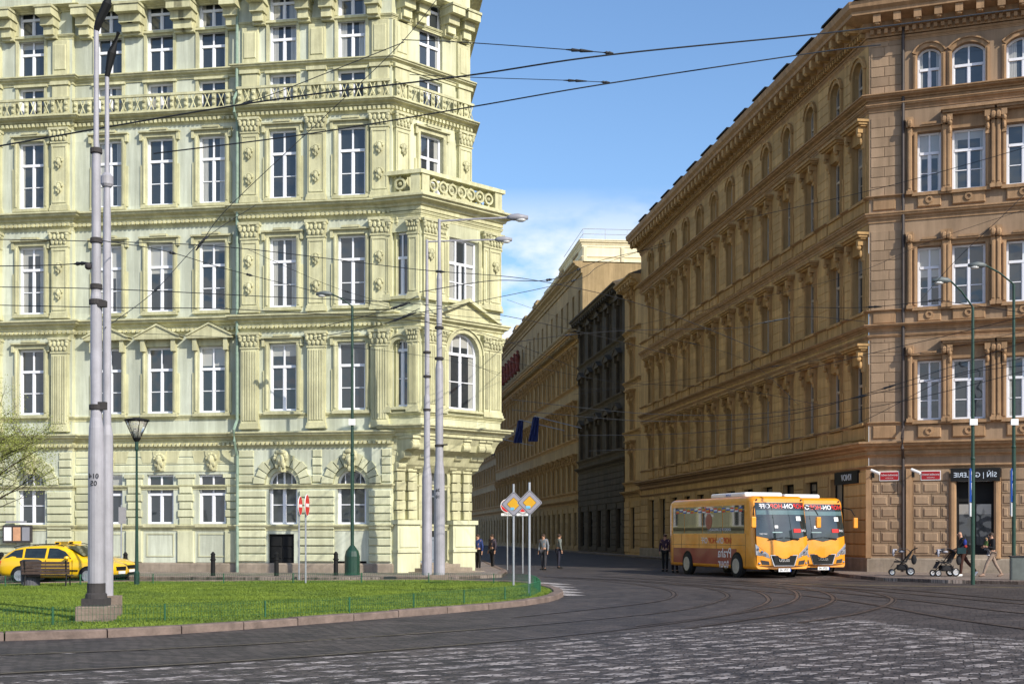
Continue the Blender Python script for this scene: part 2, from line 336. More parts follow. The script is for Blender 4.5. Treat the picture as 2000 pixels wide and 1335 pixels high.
_wc = {}
def window(fr, root, u, z, w, h, out=-.16, kind='std', fm=None, pm=None, rise=0, name='window'):
    """window frame mesh with its pane as child; x centred on u, z is the bottom"""
    fm = fm or WF; pm = pm or PANE; key = (round(w, 3), round(h, 3), kind, fm.name, pm.name, round(rise, 3))
    if key not in _wc:
        f = MB(); t = .085; hw = w/2; zs = h-rise
        f.box(-hw, -hw+t, 0, .1, 0, zs).box(hw-t, hw, 0, .1, 0, zs).box(-hw+t, hw-t, .0, .1, 0, t)
        tz = zs*.66 if kind == 'std' else (zs*.985 if kind == 'arch' else zs*.6)
        f.box(-hw+t, hw-t, -.015, .09, tz-.05, tz+.06)
        if kind in ('std', 'low'):
            f.box(-.045, .045, .0, .09, t, tz-.05).box(-.035, .035, .01, .09, tz+.06, zs-t)
        else:
            f.box(-.045, .045, .0, .09, t, tz-.05)
        if kind == 'triple':
            for q in (-hw/3, hw/3): f.box(q-.04, q+.04, -.01, .09, t, zs-t)
        if kind in ('std', 'arch', 'triple'):
            f.box(-hw+t, hw-t, .02, .08, tz*.5-.018, tz*.5+.018)
        # inner casement edges give each leaf its own thickness
        for a, b in ((-hw+t, -.045), (.045, hw-t)):
            f.box(a, a+.03, .02, .085, t, tz-.05).box(b-.03, b, .02, .085, t, tz-.05)
        if rise:
            R = (hw*hw+rise*rise)/(2*rise); th = math.asin(min(1, hw/R)); f.ring(0, h-R, R-t, R, 0, .1, pi/2-th, pi/2+th, 12)
            f.box(-.035, .035, .01, .09, tz+.06, h-t)
            if kind == 'arch':
                for sg in (-1, 1): f.box(sg*hw*.52-.018, sg*hw*.52+.018, .02, .08, tz+.06, h-R+math.sqrt(max(.01, (R-t)**2-(hw*.52)**2)))
        else: f.box(-hw+t, hw-t, 0, .1, zs-t, zs)
        fmsh = f.mesh('window_frame'); fmsh.materials.append(fm)
        if rise:
            R = (hw*hw+rise*rise)/(2*rise); th = math.asin(min(1, hw/R)); n = 12
            poly = [(hw-.02, .02), (hw-.02, zs)]+[((R-.02)*sin(th-2*th*i/n), h-R+(R-.02)*cos(th-2*th*i/n)) for i in range(n+1)]+[(-hw+.02, zs), (-hw+.02, .02)]
        else: poly = [(hw-.02, .02), (hw-.02, h-.02), (-hw+.02, h-.02), (-hw+.02, .02)]
        p = MB().prism(poly, .055, .075).mesh('pane'); p.materials.append(pm); _wc[key] = (fmsh, p)
    a, b = _wc[key]; o = putf(fr, a, name, None, root, u, z, out); link('pane', b, o); return o

# ---------------------------------------------------------------- ground
COB = cobble_mat('dark_cobbles', (.10, .085, .078), (.042, .036, .034), (.010, .009, .009), .24, .15, .35, bump=1)
COBW = cobble_mat('worn_white_cobbles', (.44, .40, .38), (.30, .27, .25), (.04, .035, .035), .22, .14, .35, alpha_thr=.55, patch=1.2, bump=.4)
COBP = cobble_mat('pavement_mosaic', (.34, .28, .24), (.24, .20, .17), (.09, .075, .06), .11, .11, .2, patch=.8, bump=.3)
m = MB(); m.add([(-600, -200, 0), (600, -200, 0), (600, 900, 0), (-600, 900, 0)], [(0, 1, 2, 3)])
tag(m.build('road', COB), kind='structure')

def spline(pts, n=10):
    out = []; P = [pts[0]]+list(pts)+[pts[-1]]
    for i in range(1, len(P)-2):
        for k in range(n):
            t = k/n; a, b, c, d = P[i-1], P[i], P[i+1], P[i+2]
            out.append(tuple(.5*((2*b[j])+(-a[j]+c[j])*t+(2*a[j]-5*b[j]+4*c[j]-d[j])*t*t+(-a[j]+3*b[j]-3*c[j]+d[j])*t**3) for j in range(len(b))))
    out.append(tuple(pts[-1])); return out
def ribbon(mb, pts, w, z, side=0):
    P = [Vector(p) for p in pts]; n = len(P); o = len(mb.v)
    for i in range(n):
        t = (P[min(i+1, n-1)]-P[max(i-1, 0)]).normalized(); q = Vector((t.y, -t.x))
        a = P[i]+q*(w/2+side); b = P[i]-q*(w/2-side); mb.v.append((a.x, a.y, z)); mb.v.append((b.x, b.y, z))
    for i in range(n-1): mb.f.append((o+2*i, o+2*i+1, o+2*i+3, o+2*i+2))
    return mb

# grass island with its stone kerb
front_px = [(-420, 1262), (-150, 1256), (0, 1251), (200, 1245), (400, 1234), (600, 1219), (800, 1203), (930, 1192), (1020, 1183), (1080, 1173), (1103, 1163)]
back_px = [(1092, 1155), (1065, 1148), (1020, 1142), (940, 1139), (800, 1138), (600, 1139), (400, 1140), (210, 1141), (0, 1146), (-250, 1150)]
fr_g = spline([G(*p) for p in front_px], 6); bk_g = spline([G(*p) for p in back_px], 6)
isl = fr_g+bk_g
KERB = mat('kerb_granite', (.21, .155, .13), .85, .3, 3, .6, 25)
SOIL = mat('garden_soil', (.06, .05, .03), .95, .3, 3, .8, 12)
def kerb(name, pts, w, h, closed=False, seg=1.6):
    """separate kerb stones laid end to end with small joints"""
    mb = MB(); P = [Vector(p) for p in pts]; acc = 0
    L_ = [0]
    for i in range(1, len(P)): L_.append(L_[-1]+(P[i]-P[i-1]).length)
    def at(s):
        s = max(0, min(L_[-1], s)); i = 1
        while i < len(L_)-1 and L_[i] < s: i += 1
        t = (s-L_[i-1])/max(1e-6, L_[i]-L_[i-1]); return P[i-1].lerp(P[i], t)
    s = 0
    while s < L_[-1]-.3:
        e = min(L_[-1], s+seg*random.uniform(.8, 1.15)); a, b = at(s+.012), at(e-.012); t = (b-a).normalized(); q = Vector((-t.y, t.x))
        dz = random.uniform(-.008, .008); c = .02
        lo = [a, b, b+q*w, a+q*w]; hi = [a+q*c+t*c*.3, b+q*c-t*c*.3, b+q*(w-c), a+q*(w-c)]
        mb.add([(p.x, p.y, -.02) for p in lo]+[(p.x, p.y, h-c+dz) for p in lo]+[(p.x, p.y, h+dz) for p in hi],
               [(0,1,5,4),(1,2,6,5),(2,3,7,6),(3,0,4,7),(4,5,9,8),(5,6,10,9),(6,7,11,10),(7,4,8,11),(8,9,10,11)]); s = e
    return mb.build(name, KERB)
tag(kerb('kerb', isl, .28, .14), kind='structure')
lawn_poly = isl
_c = Vector((sum(p[0] for p in isl)/len(isl), sum(p[1] for p in isl)/len(isl)))
def inset(poly, w):
    r = []; n = len(poly)
    for i in range(n):
        a, b = Vector(poly[i-1]), Vector(poly[(i+1) % n]); t = (b-a)
        if t.length < 1e-6: r.append(poly[i]); continue
        t.normalize(); r.append((poly[i][0]-t.y*w, poly[i][1]+t.x*w))
    return r
lawn_poly = inset(isl, .16)
m = MB(); m.slab(lawn_poly, .0, .10)
LAWN = mat('lawn_soil', (.07, .12, .015), .95, .35, .9, .8, 20, blend=(.03, .06, .012))
tag(m.build('lawn', LAWN), kind='structure')
# grass blades
def inside(poly, x, y):
    c = np.zeros(x.shape, bool); n = len(poly); j = n-1
    for i in range(n):
        xi, yi = poly[i]; xj, yj = poly[j]
        k = ((yi > y) != (yj > y)) & (x < (xj-xi)*(y-yi)/((yj-yi) if yj != yi else 1e-9)+xi); c ^= k; j = i
    return c
rng = np.random.default_rng(3)
NB = 420000; xs = rng.uniform(-18, 2.5, NB); ys = rng.uniform(19, 45, NB); keep = inside(isl, xs, ys)
# stay off the kerb: shrink towards inside by testing shifted points
for dx, dy in ((0, -.42), (.35, -.2), (0, .3)): keep &= inside(isl, xs+dx, ys+dy)
xs, ys = xs[keep], ys[keep]; nb = len(xs)
patchy = np.sin(xs*1.3+ys*.7)+np.sin(xs*.47-ys*1.1+2)+rng.normal(0, .7, nb)
hgt = np.clip(.038+.008*patchy, .02, .07)*rng.uniform(.6, 1.3, nb); an = rng.uniform(0, 2*np.pi, nb); wd = .011
V = np.zeros((nb, 3, 3)); V[:, 0] = np.stack([xs-np.cos(an)*wd, ys-np.sin(an)*wd, np.full(nb, .095)], 1); V[:, 1] = np.stack([xs+np.cos(an)*wd, ys+np.sin(an)*wd, np.full(nb, .095)], 1)
V[:, 2] = np.stack([xs+rng.normal(0, .025, nb), ys+rng.normal(0, .025, nb), .095+hgt], 1)
me = bpy.data.meshes.new('grass'); me.vertices.add(nb*3); me.vertices.foreach_set('co', V.reshape(-1)); me.loops.add(nb*3); me.loops.foreach_set('vertex_index', np.arange(nb*3, dtype=np.int32))
me.polygons.add(nb); me.polygons.foreach_set('loop_start', np.arange(0, nb*3, 3, dtype=np.int32)); me.polygons.foreach_set('loop_total', np.full(nb, 3, dtype=np.int32)); me.update()
GRASS = mat('grass_blades', (.165, .225, .022), .7, .35, .7, blend=(.07, .12, .012)); me.materials.append(GRASS)
tag(link('grass', me), 'short bright green grass covering the fenced traffic island', kind='stuff')

# pavements
lp = [G(-500, 1136), G(0, 1134), G(400, 1131), G(760, 1126), G(860, 1126), G(930, 1121), G(965, 1114), (.8, 120), (-6, 120), (-60, 70)]
lp[0] = (-60, 47)
pav = [(-60, 49.0), (-30, 48.4), (-16, 48.0), (-6, 47.2), (-2.6, 47.6), (-.4, 50.6), (-.2, 56), (-8, 170), (-90, 170), (-90, 60)]
m = MB(); m.slab(pav, 0, .12); tag(m.build('pavement', COBP), kind='structure')
tag(kerb('kerb', pav[:8], .25, .135), kind='structure')
rp = [(-7.6, 230), (12.9, 62), (13.2, 55), (13.35, 49.5), (13.6, 46.8), (15.2, 44.6), (19, 42.6), (40, 35.5), (90, 20), (90, 230)]
m = MB(); m.slab(rp, 0, .12); tag(m.build('pavement', COBP), kind='structure')
tag(kerb('kerb', rp[:9], .25, .135), kind='structure')

# worn white paint and pale setts
wm = MB()
def strip(pts, w): ribbon(wm, spline([G(*p) for p in pts], 8), w, .004)
hatch_L = [(-300, 1330), (0, 1322), (400, 1300), (800, 1272), (1000, 1258), (1300, 1232), (1640, 1205)]
strip(hatch_L, .22)
strip([(-200, 1290), (0, 1281), (300, 1268), (600, 1252), (1000, 1228)], .07)  # pale strip standing in for the bright shine along the first tram rail
# chevron bars: parallel to the long edge line, filling the wedge between it and the bottom of the picture
for k in range(1, 16):
    o = 0.66*k
    gp = [G(*p) for p in hatch_L]; q = []
    for x, y in gp: q.append((x+.06*o+(.0 if True else 0), y-o))
    q = [p for p in q if p[1] > 6]
    xr = 9.9-.25*o
    q = [p for p in q if p[0] < xr]
    if len(q) >= 2:
        ribbon(wm, spline(q, 8), .26 if k % 2 else .36, .004)
for k in range(12):
    a = G(1640+26*k, 1207+5.5*k); b = (a[0]+1.3+.1*k, a[1]-4.6)
    ribbon(wm, [a, b], .33, .0042 if k % 2 else .0046)
tag(wm.build('road_marking', COBW), kind='structure')
zp = MB()
for k in range(5):
    a = G(1052+2*k, 1137+4.6*k); b = G(1105+7*k-(6 if k == 4 else 0), 1141+5.4*k); ribbon(zp, [a, b], .55, .005+.0004*k)
COBZ = cobble_mat('pale_setts', (.62, .58, .55), (.42, .39, .37), (.06, .05, .05), .15, .12, .9, alpha_thr=.36, patch=1.5)
tag(zp.build('road_marking', COBZ), kind='structure')
tp = MB(); dotm = mat('yellow_road_paint', (.45, .36, .16), .8, .2)
for k in range(60):
    x, y = G(1520+8.2*k, 1139.5+.13*k); tp.add([(x-.06, y-.06, .006), (x+.06, y-.06, .006), (x+.06, y+.06, .006), (x-.06, y+.06, .006)], [(0, 1, 2, 3)])
tag(tp.build('road_marking', dotm), kind='structure')
# tram tracks: each rail is a pale head beside a dark groove
RAIL = mat('rail_steel', (.20, .155, .13), .4, .4, 1.2, metal=.6); GROOVE = mat('rail_groove', (.018, .013, .012), .8, .1)
tracks = [
 [(-260, 1292), (0, 1279), (250, 1269), (500, 1257), (750, 1241), (1000, 1223), (1200, 1205), (1330, 1190), (1400, 1174), (1420, 1161), (1380, 1148), (1280, 1138), (1130, 1129), (1040, 1124)],
 [(-260, 1332), (0, 1315), (500, 1288), (1000, 1250), (1250, 1224), (1400, 1203), (1480, 1184), (1500, 1168), (1465, 1152), (1360, 1141), (1200, 1131), (1060, 1125)],
 [(1000, 1205), (1200, 1184), (1290, 1172), (1316, 1160), (1290, 1148), (1200, 1136), (1060, 1126)],
 [(1240, 1222), (1420, 1200), (1530, 1180), (1557, 1163), (1530, 1148), (1420, 1137), (1280, 1129)],
 [(1330, 1228), (1500, 1203), (1595, 1186), (1627, 1169), (1600, 1154), (1520, 1143), (1400, 1133)],
 [(1560, 1216), (1680, 1196), (1738, 1177), (1730, 1163), (1660, 1151), (1560, 1142), (1440, 1133)],
 [(1100, 1126), (1400, 1146), (1650, 1172), (1850, 1206), (2100, 1240), (2400, 1275)],
 [(1160, 1124), (1500, 1146), (1750, 1168), (1950, 1192), (2300, 1226)],
 [(1300, 1126), (1600, 1144), (1850, 1166), (2100, 1188), (2400, 1212)],
 [(1500, 1134), (1750, 1150), (2000, 1172), (2400, 1200)]]
for i, t in enumerate(tracks):
    P = spline([G(*p) for p in t], 12); rb = MB(); ribbon(rb, P, .075, .008+.0006*i); ribbon(rb, P, .02, .009+.0006*i, .1)
    o = tag(rb.build('tram_rail', RAIL), kind='structure'); gb = MB(); ribbon(gb, P, .16, .0065+.0006*i, .02); gm = gb.mesh('rail_groove'); gm.materials.append(GROOVE); tag(link('tram_rail_bed', gm), kind='structure')

# ---------------------------------------------------------------- shared ornament meshes
def head_lump(m, x, y, z, s):
    m.ball((x, y, z), .16*s, 8, 6, .8, .7, 1.15); m.ball((x, y-.1*s, z-.02*s), .05*s, 6, 4, .8, 1, 1.3)
    for a in range(7):
        t = pi*a/6; m.ball((x+.16*s*cos(t), y+.01, z+.06*s+.14*s*sin(t)), .06*s, 6, 4)
    m.ball((x-.1*s, y-.02, z-.14*s), .06*s, 6, 4, 1, 1, 1.6); m.ball((x+.1*s, y-.02, z-.14*s), .06*s, 6, 4, 1, 1, 1.6); m.ball((x, y-.02, z-.24*s), .06*s, 6, 4, 1, 1, 1.5)
def capital(m, x0, x1, z0, z1, o):
    w = x1-x0; h = z1-z0
    m.box(x0-.03, x1+.03, -o-.04, 0, z0, z0+h*.1); m.box(x0-.10, x1+.10, -o-.14, 0, z1-h*.16, z1)
    m.add([(x0,0,z0+h*.1),(x1,0,z0+h*.1),(x1+.06,0,z1-h*.16),(x0-.06,0,z1-h*.16),(x0,-o,z0+h*.1),(x1,-o,z0+h*.1),(x1+.06,-o-.08,z1-h*.16),(x0-.06,-o-.08,z1-h*.16)], [(4,5,6,7),(0,4,7,3),(5,1,2,6)])
    n = 4
    for r in range(2):
        for i in range(n+r):
            x = x0+(i+.5-.5*r)*w/n; m.ball((x, -o-.05-.03*r, z0+h*(.3+.3*r)), w/n*.42, 6, 4, 1, .8, 1.7)
    for sg in (x0-.02, x1+.02): m.ball((sg, -o-.08, z1-h*.26), h*.13, 8, 5, 1, .9, 1)
    m.ball(((x0+x1)/2, -o-.1, z1-h*.2), h*.09, 6, 4)
def pilaster(x0, x1, z0, z1, zc, o=.22, fluted=True, heads=0):
    """plinth, shaft, capital; x relative to centre"""
    m = MB(); w = x1-x0
    m.box(x0-.06, x1+.06, -o-.07, 0, z0, z0+.12); m.box(x0-.03, x1+.03, -o-.04, 0, z0+.12, z0+.24)
    m.box(x0, x1, -o, 0, z0+.24, z1)
    if fluted:
        n = 6
        for i in range(n):
            a = x0+.05+(w-.1)*i/n; m.bev(a+.012, a+(w-.1)/n-.012, -o-.035, -o+.01, z0+.34, z1-.1, .015)
    else:
        m.bev(x0+.05, x0+.09, -o-.03, -o+.01, z0+.34, z1-.1, .01); m.bev(x1-.09, x1-.05, -o-.03, -o+.01, z0+.34, z1-.1, .01)
        m.box(x0+.09, x1-.09, -o-.03, -o+.01, z0+.34, z0+.4); m.box(x0+.09, x1-.09, -o-.03, -o+.01, z1-.16, z1-.1)
        for k in range(heads): head_lump(m, (x0+x1)/2, -o-.06, z0+(z1-z0)*(.35 if k else .72), .9)
    capital(m, x0, x1, z1, zc, o); return m
def surround(w, h, hood='flat', rise=0, o=.09):
    m = MB(); a = w/2; t = .17
    for s in (-1, 1):
        x0, x1 = (a, a+t) if s > 0 else (-a-t, -a)
        m.box(x0, x1, -o, .02, -.05, h+.02); m.bev(x0+.04, x1-.04, -o-.035, -o+.01, .05, h-.05, .015)
        xo = a+t if s > 0 else -a-t-.1; m.box(xo, xo+.1, -o*.6, .02, -.02, h*.6)
    m.box(-a-t-.04, a+t+.04, -o-.1, .02, -.17, -.05)
    if hood == 'step':
        m.box(-a-t, a+t, -o, .02, h+.02, h+.2); m.box(-a-t-.14, a+t+.14, -o-.12, .02, h+.2, h+.27); m.box(-a*.62, a*.62, -o-.16, .02, h+.27, h+.36)
        m.box(-a-t-.12, -a-t, -o-.05, .02, h-.12, h+.2); m.box(a+t, a+t+.12, -o-.05, .02, h-.12, h+.2)
    if hood == 'pediment':
        m.box(-a-t, a+t, -o, .02, h+.02, h+.3); m.box(-a-t-.25, a+t+.25, -o-.28, .02, h+.3, h+.4)
        for s in (-1, 1): m.box(s*(a+t/2)-.09, s*(a+t/2)+.09, -o-.2, .02, h-.2, h+.3)
        P = [(-a-t-.25, h+.4), (a+t+.25, h+.4), (0, h+.86)]; m.prism(P[::-1], -o-.28, .02)
        m.prism([(-a-t-.32, h+.41), (0, h+.95), (0, h+.87), (-a-t-.2, h+.41)], -o-.34, .0); m.prism([(a+t+.32, h+.41), (0, h+.95), (0, h+.87), (a+t+.2, h+.41)][::-1], -o-.34, .0)
    if hood == 'console':
        m.box(-a-t, a+t, -o, .02, h+.02, h+.55); m.add([(x, y, z) for z in (h+.62, h+.72) for x, y in ((-a-t-.2, -.42), (a+t+.2, -.42), (a+t+.2, .02), (-a-t-.2, .02))], [(3,2,1,0),(4,5,6,7),(0,1,5,4),(1,2,6,5),(2,3,7,6),(3,0,4,7)])
        m.box(-a-t-.26, a+t+.26, -.5, .02, h+.72, h+.82); m.box(-a-t-.14, a+t+.14, -.3, .02, h+.55, h+.62)
        for s in (-1, 1):
            c = s*(a+t/2); m.prism([(0, 0)]*0 or [(c-.09, h-.35), (c+.09, h-.35), (c+.09, h+.55), (c-.09, h+.55)], -.16, .0)
            m.box(c-.11, c+.11, -.38, -.0, h+.3, h+.55); m.ball((c, -.3, h+.22), .12, 8, 5, .8, 1, 1); m.ball((c, -.2, h-.05), .1, 8, 5, .8, 1, 1.6); m.ball((c, -.22, h+.42), .09, 6, 4, 1, 1.2, 1)
    if hood == 'arch':
        hw = w/2; R = (hw*hw+rise*rise)/(2*rise); th = math.asin(min(1, hw/R))
        m.v = []; m.f = []
        for s in (-1, 1):
            x0, x1 = (a, a+t) if s > 0 else (-a-t, -a); m.box(x0, x1, -o, .02, -.05, h-rise)
            m.bev(x0+.05, x1-.03, -o-.03, -o+.01, .0, h-rise-.03, .015)
        m.ring(0, h-R, R, R+t, -o, .02, pi/2-th, pi/2+th, 12); m.ring(0, h-R, R+t, R+t+.06, -o-.07, .02, pi/2-th, pi/2+th, 12)
        m.box(-a-t, a+t, -o-.08, .02, -.14, -.05)
    return m
_sc = {}
def add_surround(fr, root, win, w, h, matl, hood, rise=0, name='window_surround', dz=0, back=.16):
    key = (round(w, 3), round(h, 3), hood, matl.name, round(rise, 3))
    if key not in _sc:
        me = surround(w, h, hood, rise).mesh(name); me.materials.append(matl); _sc[key] = me
    o = link(name, _sc[key], win); o.location = (0, -back-.001, 0); return o

def courses(m, u0, u1, z0, z1, h, ops, o=.07, gap=.05, alt=True):
    """rustication blocks, broken round openings (ops: ua,ub,za,zb)"""
    z = z0; r = 0
    while z < z1-.1:
        zt = min(z1, z+h); segs = [(u0, u1)]
        for a, b, c, d in ops:
            if d > z+.02 and c < zt-.02:
                ns = []
                for s, e in segs:
                    if b <= s or a >= e: ns.append((s, e))
                    else:
                        if a-s > .05: ns.append((s, a))
                        if e-b > .05: ns.append((b, e))
                segs = ns
        for s, e in segs:
            oo = o*(1.0 if (r % 2 or not alt) else 1.35)
            n = max(1, int((e-s)/1.25)); 
            for i in range(n): m.bev(s+(e-s)*i/n+(gap*.2 if i else 0), s+(e-s)*(i+1)/n-(gap*.2 if i < n-1 else 0), -oo, .01, z+gap/2, zt-gap/2, .025)
        z += h; r += 1
    return m

# ---------------------------------------------------------------- the green corner building
gb = thing('corner_palace', 'pale green ornate corner building with white windows and a projecting corner bay', 'building', (-4.96, 52.77, 0))
MF = Frame(-11.5, 53.8, -9); uA = 6.62
CF = Frame(-4.96, 52.77, 45)
CEN = -.25                                    # the middle stretch of the facade stands back a little
u140, u467 = MF.u(141), MF.u(466)
uL = MF.u(-420)
cols_R = [MF.u(553), MF.u(687)]; cols_C = [MF.u(208), MF.u(308), MF.u(410)]; cols_L = [MF.u(62), MF.u(-70), MF.u(-200), MF.u(-330)]
WW = 1.2
Z1, H1, Z2, H2, Z3, H3, ZM, HM, Z4, H4 = 6.87, 2.8, 11.2, 2.9, 15.75, 2.85, 19.75, 1.2, 21.45, 1.6
def std_ops(cols):
    r = []
    for c in cols:
        for z, h in ((Z1, H1), (Z2, H2), (Z3, H3), (ZM, HM), (Z4, H4), (23.2, 1.2)): r.append((c-WW/2, c+WW/2, z, z+h, 0))
    return r
def put_wins(fr, cols, out, ops_mat=GT, hood1='step', hood2='step'):
    for c in cols:
        for z, h, hd in ((Z1, H1, hood1), (Z2, H2, hood2), (Z3, H3, 'step'), (ZM, HM, None), (Z4, H4, None), (23.2, 1.2, None)):
            w = window(fr, gb, c, z, WW, h, out-.16, 'std' if h > 2 else 'low')
            if hd: add_surround(fr, gb, w, WW, h, GT, hd)
            else:
                key = ('thin', h)
                if key not in _sc:
                    s = MB(); a = WW/2
                    for q in (-a-.12, a): s.box(q, q+.12, -.06, .02, 0, h)
                    s.box(-a-.16, a+.16, -.12, .02, h, h+.1); me = s.mesh('window_surround'); me.materials.append(GT); _sc[key] = me
                link('window_surround', _sc[key], w).location = (0, -.161, 0)
AR = .62; AZ = 3.78                             # ground floor arched windows: radius, springing
ZG, HG = 2.15, 2.1
def arch_op(c): return (c-AR, c+AR, 2.12, AZ+AR, AR-.001)
HT = 25.9
# walls
m = MB(); door_u = MF.u(549)
ops = std_ops(cols_R)+[arch_op(c) for c in cols_R]+[(door_u-.56, door_u+.56, .12, 1.72, 0), (MF.u(655), MF.u(716), .15, .6, 0)]
wall(m, u467, uA, 0, HT, ops); putf(MF, m, 'wall', GR, gb)
m = MB(); wall(m, uL, u140, 0, HT, std_ops(cols_L)+[arch_op(c) for c in cols_L]); putf(MF, m, 'wall', GR, gb)
m = MB(); ops = std_ops(cols_C)+[(c-WW/2, c+WW/2, ZG, ZG+HG, 0) for c in cols_C]+[(MF.u(378), MF.u(434), .12, .52, 0)]
wall(m, u140, u467, 0, HT, ops); m.box(u140-.01, u140, 0, -CEN, 0, HT) if False else None
putf(MF, m, 'wall', GR, gb, out=CEN)
m = MB(); m.box(u140-.02, u140, .001, .25, 0, HT); m.box(u467, u467+.02, .001, .25, 0, HT); putf(MF, m, 'wall_return', GW, gb)
for c in cols_R+cols_L:
    w = window(MF, gb, c, 2.12, AR*2, AZ+AR-2.12, -.16, 'arch', rise=AR-.001, name='arched_window')
put_wins(MF, cols_R, 0); put_wins(MF, cols_L, 0); put_wins(MF, cols_C, CEN, hood1='pediment', hood2='step')
for c in cols_C:
    w = window(MF, gb, c, ZG, WW, HG, CEN-.14, 'low', name='window')
    s = MB(); s.box(-.72, .72, -.16, -.0, -.14, -.0); a = WW/2
    link('window_sill', s.mesh('window_sill'), w).data.materials.append(GT); w.children[-1].location = (0, -.141, 0)
# dark door, basement grilles
m = MB(); m.box(-.55, .55, 0, .06, 0, 1.6)
for i in range(2):
    for j in range(3): m.bev(-.5+i*.53, -.03+i*.53, -.03, .01, .06+j*.51, .5+j*.51, .02)
putf(MF, m, 'cellar_door', BLACK, gb, door_u, .12, -.14)
for px0, px1, z1, o in ((378, 434, .52, CEN), (655, 716, .6, 0)):
    m = MB(); a, b = MF.u(px0), MF.u(px1); m.box(a, b, .2, .24, .12, z1)
    for i in range(12): x = a+(b-a)*(i+.5)/12; m.box(x-.012, x+.012, .02, .045, .13, z1)
    m.box(a, b, .01, .05, .3, .33); putf(MF, m, 'cellar_grille', BLACK, gb, 0, 0, o)
# ground floor rustication of the pavilions and voussoirs round the arches
for cs, a, b in ((cols_R, u467+.02, uA-.02), (cols_L, uL, u140-.02)):
    m = MB(); ops = [(c-1.28, c+1.28, AZ, 5.05) for c in cs]+[(c-AR-.12, c+AR+.12, .0, AZ) for c in cs]
    courses(m, a, b, .55, 3.55, .335, ops, .08); courses(m, a, b, 3.85, 5.25, .35, ops, .06)
    for c in cs:     # fan of arch stones
        for i in range(11):
            a0 = pi*i/11+.02; a1 = pi*(i+1)/11-.02; r0, r1 = AR+.16, 1.2 if i % 2 else 1.27
            P = [(c+r*cos(t), AZ+.02+r*sin(t)) for r, t in ((r0, a0), (r1, a0), (r1, a1), (r0, a1))]; m.prism(P[::-1], -.15, .01)
        m.ring(c, AZ, AR+.0, AR+.14, -.05, .02, 0, pi, 14)
    putf(MF, m, 'rustication', GW, gb)
for c in cols_R+cols_L:
    m = MB(); m.box(-.14, .14, -.3, 0, -.1, .75); head_lump(m, 0, -.34, .38, 1.5); m.ball((0, -.34, .72), .2, 8, 5, 1.2, .7, .6)
    for s in (-1, 1): m.ball((s*.2, -.3, .62), .12, 6, 4, 1, .8, 1.3)
    putf(MF, m, 'keystone', GT, gb, c, AZ+.62, 0)
# centre ground floor: quoined piers, panels, mascarons
m = MB(); pc = [MF.u(157), MF.u(258), MF.u(359), MF.u(452)]
for i, c in enumerate(pc):
    for k in range(6): m.bev(c-.36+(.0 if k % 2 else .07), c+.36-(0 if k % 2 else .07), -.1, .01, 2.1+k*.335, 2.1+k*.335+.3, .03)
    m.box(c-.42, c+.42, -.14, 0, 4.1, 4.25); m.bev(c-.38, c+.38, -.11, .01, .5, 1.85, .04)
for k in range(3): m.bev(u140+.05, u467-.05, -.035, .01, 4.36+k*.32, 4.36+k*.32+.27, .015)
for c in cols_C: m.box(c-.62, c+.62, -.03, 0, .75, .8); m.box(c-.62, c+.62, -.03, 0, 1.7, 1.75); m.box(c-.62, c-.57, -.03, 0, .8, 1.7); m.box(c+.57, c+.62, -.03, 0, .8, 1.7)
putf(MF, m, 'rustication', GW, gb, out=CEN)
for c in cols_C:
    m = MB(); m.prism([(-.2, -.35), (.2, -.35), (.3, .5), (-.3, .5)][::-1], -.09, 0); head_lump(m, 0, -.13, .1, 1.25); m.ball((0, -.14, -.2), .1, 6, 4, 1, 1, 1.4)
    m.prism([(-.9, .5), (.9, .5), (.78, .0), (-.78, .0)][::-1], -.05, .0)
    putf(MF, m, 'mascaron', GT, gb, c, 4.75, CEN)
# pilasters, one per storey and bay edge
pil = [(472, 508), (600, 640), (727, 760)]; pilL = [(101, 139), (-28, 6), (-150, -118), (-280, -250)]
def pil_set(fr, x, w, out, key):
    global _pc
    for k, (z0, z1, zc, fl, hd) in enumerate(((6.1, 9.45, 10.12, True, 0), (10.95, 14.0, 14.72, False, 2), (15.55, 18.45, 19.1, False, 2))):
        kk = (k, round(w, 1))
        if kk not in _pc: _pc[kk] = pilaster(-w/2, w/2, 0, z1-z0, zc-z0, .2, fl, hd).mesh('pilaster'); _pc[kk].materials.append(GT)
        putf(fr, _pc[kk], 'pilaster', None, gb, x, z0, out)
    kk = ('up', round(w, 1))
    if kk not in _pc:
        u_ = MB(); u_.bev(-w/2, w/2, -.16, 0, .1, 1.35, .03); u_.box(-w/2-.06, w/2+.06, -.22, 0, 1.35, 1.5); u_.bev(-w/2, w/2, -.12, 0, 1.8, 3.3, .03); u_.bev(-w/2+.1, w/2-.1, -.16, -.1, 2.0, 3.1, .03)
        _pc[kk] = u_.mesh('pilaster'); _pc[kk].materials.append(GT)
    putf(fr, _pc[kk], 'pilaster', None, gb, x, 19.6, out)
_pc = {}
for a, b in pil+pilL: pil_set(MF, (MF.u(a)+MF.u(b))/2, .74, 0, 0)
